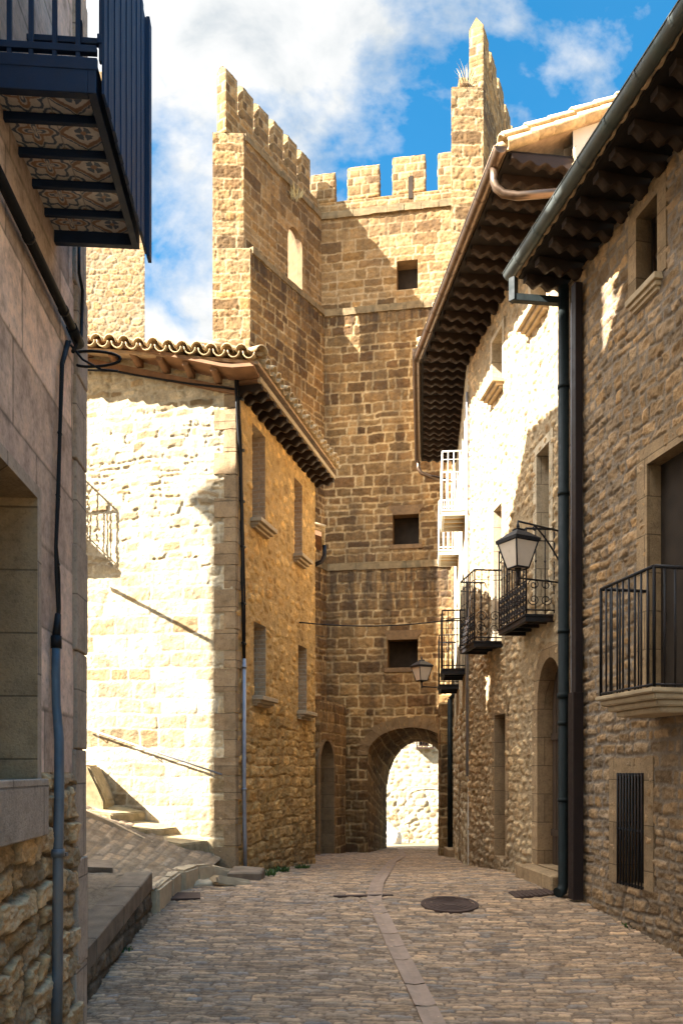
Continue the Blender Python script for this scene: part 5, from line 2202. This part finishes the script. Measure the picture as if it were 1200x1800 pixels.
def tower_low_left():
    """the recessed doorway wall between the ochre house and the gate, and two small canopies"""
    w = Wall((at(562, 1400, 24.6)[0], 24.6), (at(607, 1400, 26.9)[0], 26.9), (1, -.6))
    root = thing('side_doorway', 'low stone wall with a dark round arched doorway between the ochre house and the gate', 'doorway', tuple(w.p(w.L / 2, -1.1)))
    g = g_ashlar(131, ch=(.26, .4), bw=(.35, .8), joint=.03, depth=.016, warp=.03, rough=.04)
    zt = w.uv(598, 1238)[1]
    ua, ub = w.uv(558, 1400)[0], w.uv(586, 1400)[0]
    zs = w.uv(572, 1345)[1]
    zk = w.uv(572, 1302)[1]
    ua = max(ua, .02)
    hole = (ua, ub, -1.4, zs, zk - zs)
    sheets('wall', [w.sh(0, w.L, -1.6, zt, .03, g, [hole], stain=lambda U, V: sst(zt - 1.5, zt, V)),
                    sheet(w.p(0, zt, 0), w.A, -w.N, w.Z, lin(0, w.L, .1), lin(0, 1.2, .1), g_flat(.04)),
                    sheet(w.p(w.L, 0, 0), -w.N, w.Z, w.A, lin(0, 1.0, .05), lin(-1.6, zt, .05), g),
                    sheet(w.p(0, 0, 0), -w.N, w.Z, -w.A, lin(0, 1.0, .1), lin(-1.6, zt, .1), g)], M['tower'], root)
    opening(root, w, *hole[:4], depth=.55, rise=hole[4], frame=.16, proud=.02, infill='door', surround='dressed_brown', name='arched_door')
    # slab canopy
    wi = Wall((-2.81, 24.56), (-.6, 28.), (1, -.3))
    p = at(578, 1146, 25.6)
    root = thing('canopy', 'small slab canopy jutting from the tower side under the wire', 'canopy', tuple(p))
    u = np.dot(p[:2] - wi.a, wi.d)
    z = p[2]
    bm = NB()
    hexa(bm, [wi.p(u - .9, z + .1, -.1), wi.p(u + .35, z + .1, -.1), wi.p(u + .35, z + .05, .6), wi.p(u - .9, z + .05, .6),
              wi.p(u - .9, z + .24, -.1), wi.p(u + .35, z + .24, -.1), wi.p(u + .35, z + .16, .6), wi.p(u - .9, z + .16, .6)])
    rough_up(bm, .012, 5, cuts=2)
    mk('slab', bm, M['sill'], root)
    for k in range(2):
        uu = u - .6 + k * .75
        bm = NB()
        hexa(bm, [wi.p(uu - .1, z - .35, -.05), wi.p(uu + .1, z - .35, -.05), wi.p(uu + .1, z - .15, .4), wi.p(uu - .1, z - .15, .4),
                  wi.p(uu - .1, z + .1, -.05), wi.p(uu + .1, z + .1, -.05), wi.p(uu + .1, z + .06, .5), wi.p(uu - .1, z + .06, .5)])
        mk('bracket', bm, M['wood'], root)


def link_house():
    """the low house behind the ochre one, of which only the eave corner shows"""
    w = Wall((-.82, 17.0), (-.98, 24.4), (1, 0))
    zt = at(560, 955, 22.0)[2]
    root = thing('link_house', 'low stone house behind the ochre front showing a tiled eave and black spout', 'house', (-.9, 20, -.6))
    sheets('street_wall', [w.sh(0, w.L, -1.5, zt, .05, g_rubble(171, su=.3, sv=.2))], M['facade'], root)
    house_shell(root, [tuple(w.a), tuple(w.b), (-7, 24.4), (-6.6, 18.6)], -1.5, zt, skip=(0,))
    bm = NB()
    slab_poly(bm, [w.p(4.3, zt + .1, .38), w.p(5.7, zt + .1, .38), w.p(5.7, zt + 1.3, -3), w.p(4.3, zt + 1.3, -3)], .12)
    slab_poly(bm, [w.p(0, zt, 0), w.p(w.L, zt, 0), w.p(w.L, zt + .05, -5), w.p(0, zt + .05, -5)], .1)
    rf = mk('roof', bm, M['woodbrown'], root)
    bm = NB()
    tile_field(bm, w.p(4.3, zt + .12, .42), w.p(5.7, zt + .12, .42), -w.N + np.array([0, 0, .36]), 3, seed=55)
    mk('eave_tile', bm, M['tilecap'], rf)
    bm = NB()
    q = w.p(5.55, zt + .0, .46)
    tube(bm, [q + (0, 0, .1), q + (0, 0, -.18), q + (-.08, 0, -.36), q + (-.4, 0, -.5)], .06, 10)
    mk('spout', bm, M['iron'], root)


link_house()
tower_low_left()

# stone keep seen over the roofs at the far left
def keep_tower():
    Y = 46.
    x0, x1 = at(60, 600, Y)[0], at(252, 520, Y)[0]
    zt = at(252, 120, Y)[2]
    root = thing('stone_keep', 'distant sunlit rubble tower above the tiled roof, behind the blue balcony', 'tower', (x0, Y, 0))
    w = Wall((x0, Y), (x1, Y + .3), (0, -1))
    we = Wall((x1, Y + .3), (x1 - 2.6, Y + 4), (1, 0))
    g = g_rubble(141, su=.6, sv=.4, joint=.06, depth=.02, warp=.08, rough=.04, bulge=.01, tilt=.06)
    sheets('wall', [w.sh(0, w.L, 8, zt, .05, g), we.sh(0, we.L, 8, zt, .1, g)], M['far'], root)
    bm = NB()
    quad(bm, w.p(0, zt, 0), w.p(w.L, zt, 0), we.p(we.L, zt, 0), (x0, Y + 4, zt))
    quad(bm, w.p(0, -2, 0), w.p(w.L, -2, 0), w.p(w.L, 8, 0), w.p(0, 8, 0))
    quad(bm, w.p(0, -2, 0), w.p(0, zt, 0), (x0, Y + 4, zt), (x0, Y + 4, -2))
    mk('core', bm, M['far'], root)


keep_tower()

# sunlit house seen through the archway
def beyond():
    Y = 37.
    root = thing('plaza_house', 'bright sunlit stone house seen through the archway with a blocked arch', 'house', (2.5, Y, -1.7))
    w = Wall((-4, Y), (10, Y), (0, -1))
    g = g_mix(g_rubble(151, su=.5, sv=.32, joint=.05, depth=.03, warp=.08, rough=.05), g_rubble(153, su=.4, sv=.22, joint=.06, depth=.012, warp=.06, rough=.03), .6, .5)
    win = (*px_rect(w, 736, 755, 1255, 1312), 0)
    sheets('wall', [w.sh(0, 14, -2.2, 7.5, .06, g, [win])], M['gable'], root)
    opening(root, w, *win[:4], depth=.25, infill='glass', surround='dressed_pale')
    bm = NB()
    wbox(bm, w, win[0] - .15, win[1] + .15, win[2] - .12, win[2] - .05, -.02, .35)
    bal = mk('balcony', bm, M['rust'], root)
    P = [w.p(win[0] - .12, 0, 0), w.p(win[0] - .12, 0, .33), w.p(win[1] + .12, 0, .33), w.p(win[1] + .12, 0, 0)]
    mk('railing', railing([p[:2] for p in P], win[2] - .05, .6, .12, .012, .02), M['rust'], bal)
    bm = NB()     # blocked arch ring
    ua, ub = w.uv(718, 1440)[0], w.uv(790, 1440)[0]
    zs = w.uv(740, 1400)[1]
    ins, out = outline(ua, ub, -1.9, zs, .35), outline(ua, ub, -1.9, zs, .35, .18)
    for (a, b), (c, d) in zip(zip(ins, ins[1:]), zip(out, out[1:])):
        quad(bm, w.p(*a, .03), w.p(*b, .03), w.p(*d, .03), w.p(*c, .03))
        quad(bm, w.p(*a, .03), w.p(*b, .03), w.p(*b, -.05), w.p(*a, -.05))
        quad(bm, w.p(*c, .03), w.p(*d, .03), w.p(*d, -.05), w.p(*c, -.05))
    mk('blocked_arch', bm, M['dressed_pale'], root)
    house_shell(root, [(-4, Y), (10, Y), (10, Y + 6), (-4, Y + 6)], -2.3, 7.5, skip=(0,))
    bm = NB()
    slab_poly(bm, [(-4.3, Y - .4, 7.6), (10.3, Y - .4, 7.6), (10.3, Y + 6.3, 8.8), (-4.3, Y + 6.3, 8.8)], .2)
    mk('roof', bm, M['tile'], root)
    bm = NB()
    bm.verts.ensure_lookup_table()
    bmesh.ops.create_icosphere(bm, subdivisions=4, radius=1)
    for v in bm.verts:
        v.co = Vector((v.co.x * .9, v.co.y * .5, v.co.z * 1.0))
    rough_up(bm, .12, 1.6)
    o = mk('buttress_rock', bm, M['paleplaster'])
    o.location = (at(690, 1460, 35.5)[0] - .45, 35.8, -1.7)
    tag(o, 'pale rock leaning at the left foot of the sunlit wall beyond the arch', 'rock')


beyond()

# ------------------------------------------------------------------ lanterns, wire, covers, weeds
def lantern(loc, s, wall_pt, lab, arms=True):
    """four-sided street lantern, wide at the top, on a wall bracket; loc = bottom centre of the glass"""
    root = thing('street_lantern', lab, 'lantern', tuple(loc), 'wall lanterns along the street')
    x, y, z = loc
    a = R(28)
    e1 = Vector((math.cos(a), math.sin(a), 0))
    e2 = Vector((-math.sin(a), math.cos(a), 0))
    c = Vector((x, y, z))

    def ring(h, r):
        return [c + Vector((0, 0, h * s)) + (e1 * sx + e2 * sy) * (r * s) for sx, sy in ((-1, -1), (1, -1), (1, 1), (-1, 1))]
    lo, hi = ring(0, .105), ring(.36, .195)
    bm = NB()
    for i in range(4):
        j = (i + 1) % 4
        quad(bm, lo[i], lo[j], hi[j], hi[i])
    quad(bm, *lo)
    mk('lamp_glass', bm, M['lampglass'], root)
    bm = NB()
    for i in range(4):
        tube(bm, [lo[i], hi[i]], .012 * s, 6)
        j = (i + 1) % 4
        tube(bm, [lo[i], lo[j]], .014 * s, 6)
        tube(bm, [hi[i], hi[j]], .014 * s, 6)
    tube(bm, [c - Vector((0, 0, .07 * s)), c], [.02 * s, .05 * s], 8)
    mk('lamp_frame', bm, M['iron'], root)
    bm = NB()
    prof = [(.355, .215), (.40, .22), (.425, .19), (.49, .11), (.52, .06), (.53, .055), (.545, .06), (.56, .03)]
    rings = [[bm.verts.new(p) for p in ring(h, r)] for h, r in prof]
    for r0, r1_ in zip(rings, rings[1:]):
        for i in range(4):
            bm.faces.new([r0[i], r0[(i + 1) % 4], r1_[(i + 1) % 4], r1_[i]])
    bm.faces.new(rings[0])
    bm.faces.new(rings[-1])
    mk('lamp_roof', bm, M['iron'], root)
    bm = NB()
    tube(bm, [c + Vector((0, 0, .55 * s)), c + Vector((0, 0, .58 * s)), c + Vector((0, 0, .61 * s)), c + Vector((0, 0, .65 * s))], [.012 * s, .026 * s, .02 * s, .006 * s], 8)
    mk('finial', bm, M['iron'], root)
    bm = NB()
    wp = Vector(tuple(wall_pt))
    b0 = c - Vector((0, 0, .07 * s))
    if arms:
        zt_ = c.z + .66 * s
        dv = Vector((wp.x - c.x, wp.y - c.y, 0))
        tube(bm, [Vector((c.x, c.y, zt_)), Vector((wp.x, wp.y, zt_))], .013, 6)
        tube(bm, [Vector((c.x, c.y, zt_)), c + Vector((0, 0, .6 * s))], .011, 6)
        q0 = Vector((c.x, c.y, zt_)) + dv * .4
        q1 = Vector((wp.x, wp.y, zt_ - .42 * s))
        tube(bm, [q0 + (q1 - q0) * t + Vector((0, 0, .03 * math.sin(math.pi * t))) for t in [k / 8 for k in range(9)]], .012, 6)
        spiral(bm, np.array(q0) + np.array([0, 0, -.05]), np.array(dv.normalized()), np.array([0, 0, 1.]), .04, 1.2, .009)
        zb = b0.z - .06
        tube(bm, [Vector((c.x, c.y, zb)), Vector((wp.x, wp.y, zb + .04))], .012, 6)
        tube(bm, [b0, Vector((c.x, c.y, zb - .1))], .022, 8)
        tube(bm, [Vector((wp.x + .0, wp.y, zb + .04)), Vector((wp.x + .14, wp.y - .05, zb + .01)), Vector((wp.x + .22, wp.y - .08, zb + .04))], .012, 6)
    else:
        tube(bm, [b0, b0 - Vector((0, 0, .12 * s)), ], .02 * s, 6)
        tube(bm, [b0 - Vector((0, 0, .08 * s)), Vector((wp.x, wp.y, b0.z - .1 * s))], .016, 6)
    mk('bracket', bm, M['iron'], root)


Yl = 10.25
pL = at(910, 999, Yl)
pw = W3.p(-.06, 0, .06)
lantern(pL, .92, (pw[0], pw[1], 0), 'large black four sided street lantern with frosted glass on an iron bracket beside the drainpipe')
pS = at(741, 1197, 20.4)
pw2 = W5.p(W5.uv(800, 1200)[0], 0, 0)
lantern(pS, .98, tuple(at(790, 1200, 20.6)), 'small distant street lantern in front of the gate tower arch', arms=False)

bm = NB()
A0 = W2f.p(*W2f.uv(526, 1094, .05), .05)
B0 = at(803, 1085, 16.2)
B0 = W5.p(.6, B0[2], .02)
tube(bm, cable_pts(A0, B0, .12, 30), .012, 6)
tube(bm, cable_pts(A0, at(572, 1118, 22.), .1, 8), .01, 6)
tag(mk('overhead_wire', bm, M['cable']), 'dark wire strung across the street from the ochre front to the far balconies', 'wire')


def covers():
    p = on_ground(790, 1592)
    root = thing('manhole_cover', 'round rusty manhole cover set in the street paving', 'manhole cover', (p[0], p[1], float(gz(p[1]))))
    bm = NB()
    def disc(bm, r0, r1, dz, seg=40):
        sl = (gz(p[1] + .2) - gz(p[1] - .2)) / .4
        def ring(r, z):
            return [bm.verts.new((p[0] + r * math.cos(a), p[1] + r * math.sin(a), float(gz(p[1])) + sl * r * math.sin(a) + z)) for a in [2 * math.pi * k / seg for k in range(seg)]]
        a, b, c = ring(r1, -.03), ring(r1, dz), ring(r0, dz) if r0 else None
        for k in range(seg):
            j = (k + 1) % seg
            bm.faces.new([a[k], a[j], b[j], b[k]])
            if c:
                bm.faces.new([b[k], b[j], c[j], c[k]])
        if not c:
            bm.faces.new(b)
    disc(bm, .31, .36, .022)
    mk('rim', bm, M['rust'], root)
    bm = NB()
    disc(bm, 0, .305, .018)
    for r in (.08, .14, .2, .26):
        disc(bm, r, r + .02, .024)
    mk('lid', bm, M['rust'], root)
    for (pts, name, lab, mt) in (
        ([(893, 1571), (985, 1563), (1003, 1572), (907, 1581)], 'drain_grate', 'rectangular iron drain grate in the paving before the corner downpipe', 'rust'),
        ([(945, 1556), (978, 1553), (984, 1557), (950, 1560)], 'meter_cover', 'small metal meter cover by the arched doorstep', 'rust'),
        ([(585, 1577), (690, 1575), (691, 1577), (586, 1579)], 'channel_slat', 'thin iron drain slot lying across the paved channel', 'rust'),
        ([(296, 1572), (352, 1572), (352, 1582), (290, 1584)], 'hatch_cover', 'reddish iron hatch cover at the left edge of the street', 'rust'),
    ):
        bm = NB()
        G = [on_ground(*q) for q in pts]
        lo_ = [(g[0], g[1], float(gz(g[1])) - .03) for g in G]
        hi_ = [(g[0], g[1], float(gz(g[1])) + .022) for g in G]
        hexa(bm, lo_ + hi_)
        if name == 'drain_grate':
            for k in range(1, 12):
                t = k / 12
                a = Vector(hi_[0]).lerp(Vector(hi_[1]), t)
                b = Vector(hi_[3]).lerp(Vector(hi_[2]), t)
                tube(bm, [a + Vector((0, 0, .002)), b + Vector((0, 0, .002))], .008, 5)
        tag(mk(name, bm, M[mt]), lab, 'drain cover')


covers()


def tuft(name, loc, n, h, spread, mat, lab, seed, cat='weed'):
    rnd = random.Random(seed)
    bm = NB()
    for _ in range(n):
        a = rnd.uniform(0, 2 * math.pi)
        r = spread * math.sqrt(rnd.random())
        b = Vector((loc[0] + r * math.cos(a), loc[1] + r * math.sin(a), loc[2] - .01))
        t = rnd.uniform(0, 2 * math.pi)
        out = Vector((math.cos(a), math.sin(a), 0)) * rnd.uniform(.1, .6) * h
        hh = h * rnd.uniform(.5, 1.1)
        w = rnd.uniform(.006, .014)
        s = Vector((math.cos(t), math.sin(t), 0)) * w
        m1 = b + out * .4 + Vector((0, 0, hh * .6))
        m2 = b + out + Vector((0, 0, hh))
        v = [bm.verts.new(p) for p in (b - s, b + s, m1 + s * 1.3, m1 - s * 1.3, m2)]
        bm.faces.new(v[:4])
        bm.faces.new([v[3], v[2], v[4]])
    o = link(name, bpy.data.meshes.new(name), mat)
    bm.to_mesh(o.data)
    bm.free()
    tag(o, lab, cat, 'weeds along the street edges' if cat == 'weed' else 'dry grass growing on the tower')


for i, (px, py, n, h, sp, lab) in enumerate((
        (300, 1562, 60, .09, .10, 'green weed tuft at the end of the dark terrace wall'),
        (492, 1533, 70, .10, .16, 'green weeds along the foot of the ochre house front'),
        (472, 1540, 50, .12, .10, 'green weed clump beside the low stone block'),
        (1058, 1584, 70, .12, .10, 'green weed tuft at the foot of the corner house under its barred window'),
        (530, 1527, 60, .08, .14, 'low weeds at the far end of the ochre house front'),
        (1110, 1630, 40, .05, .12, 'sparse low weeds along the wall foot right of the barred window'),
        (215, 1672, 40, .05, .10, 'sparse low weeds at the foot of the dark terrace wall'))):
    p = on_ground(px, py)
    tuft('weed', (p[0], p[1], float(gz(p[1]))), n, h, sp, M['grass'], lab, i)
pt = at(822, 138, 23.2)
tuft('dry_grass', (pt[0], pt[1], pt[2] - .1), 26, .5, .2, M['drygrass'], 'dry grass growing on the broken top of the right tower wing', 9, 'grass')
pt = at(520, 342, 26.6)
tuft('dry_grass', (pt[0], pt[1], pt[2] - .1), 40, .35, .2, M['drygrass'], 'dry grass clump growing below the battlements of the left tower wing', 10, 'grass')

# ------------------------------------------------------------------ light and sky
sun = bpy.data.lights.new('sun', 'SUN')
sun.energy = 4.8
sun.angle = R(.5)
sun.color = (1.0, .94, .85)
so = bpy.data.objects.new('sun', sun)
COL.objects.link(so)
so.rotation_euler = (-S).to_track_quat('-Z', 'Y').to_euler()

w = bpy.data.worlds.new('World')
sc.world = w
w.use_nodes = True
nt = w.node_tree
nt.nodes.clear()
t = NT(nt)
out = t.n('OutputWorld')
bg = t.n('Background')
t.l(bg.outputs[0], out.inputs[0])
sky = t.n('TexSky')
sky.sky_type = 'NISHITA'
sky.sun_disc = False
sky.sun_elevation = math.asin(S.z)
sky.sun_rotation = math.atan2(S.x, S.y) % (2 * math.pi)
sky.air_density = 1.0
sky.dust_density = .3
sky.ozone_density = 2.5
tc = t.n('TexCoord')
d = tc.outputs['Generated']
# clear blue, deepened a little, with broken cloud thicker to the left
hs_ = t.n('HueSaturation')
hs_.inputs['Saturation'].default_value = 1.38
hs_.inputs['Hue'].default_value = .485
hs_.inputs['Value'].default_value = .8
t.l(sky.outputs[0], hs_.inputs['Color'])
sx = t.n('SeparateXYZ')
t.l(d, sx.inputs[0])
zz = t.math('ADD', t.math('MAXIMUM', sx.outputs[2], 0), .25)
cv = t.n('CombineXYZ')
t.l(t.math('DIVIDE', sx.outputs[0], zz), cv.inputs[0])
t.l(t.math('DIVIDE', sx.outputs[1], zz), cv.inputs[1])
cv.inputs[2].default_value = 3.7
n1 = t.noise(cv.outputs[0], 2.6, 9, .56, .25)
n2 = t.noise(cv.outputs[0], 7.5, 6, .6, .2)
cov = t.math('ADD', n1, t.math('ADD', t.math('MULTIPLY', sx.outputs[0], -.70), -.009))
cov = t.math('ADD', cov, t.math('MULTIPLY', n2, .12))
fac = t.ramp(cov, [(.485, (.02, .02, .02)), (.525, (.5, .5, .5)), (.58, (1, 1, 1))])
cl = t.ramp(n2, [(.34, (1.75, 1.92, 2.05)), (.48, (2.4, 2.46, 2.48)), (.6, (2.7, 2.71, 2.7))])
c = t.mix(fac, hs_.outputs[0], cl)
# sky out of view, sunward and overhead, is brightened to lift the shade
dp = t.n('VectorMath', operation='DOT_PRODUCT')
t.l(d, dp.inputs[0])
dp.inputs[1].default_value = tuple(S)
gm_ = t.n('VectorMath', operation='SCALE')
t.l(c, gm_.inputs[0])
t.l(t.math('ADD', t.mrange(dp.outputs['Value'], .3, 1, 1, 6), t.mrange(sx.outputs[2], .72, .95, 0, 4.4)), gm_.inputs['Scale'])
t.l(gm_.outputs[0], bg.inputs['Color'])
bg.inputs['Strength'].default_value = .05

sc.view_settings.view_transform = 'Standard'
sc.view_settings.look = 'None'
sc.view_settings.exposure = 2.95
sc.view_settings.gamma = 1.0
sc.cycles.max_bounces = 8
sc.cycles.diffuse_bounces = 6
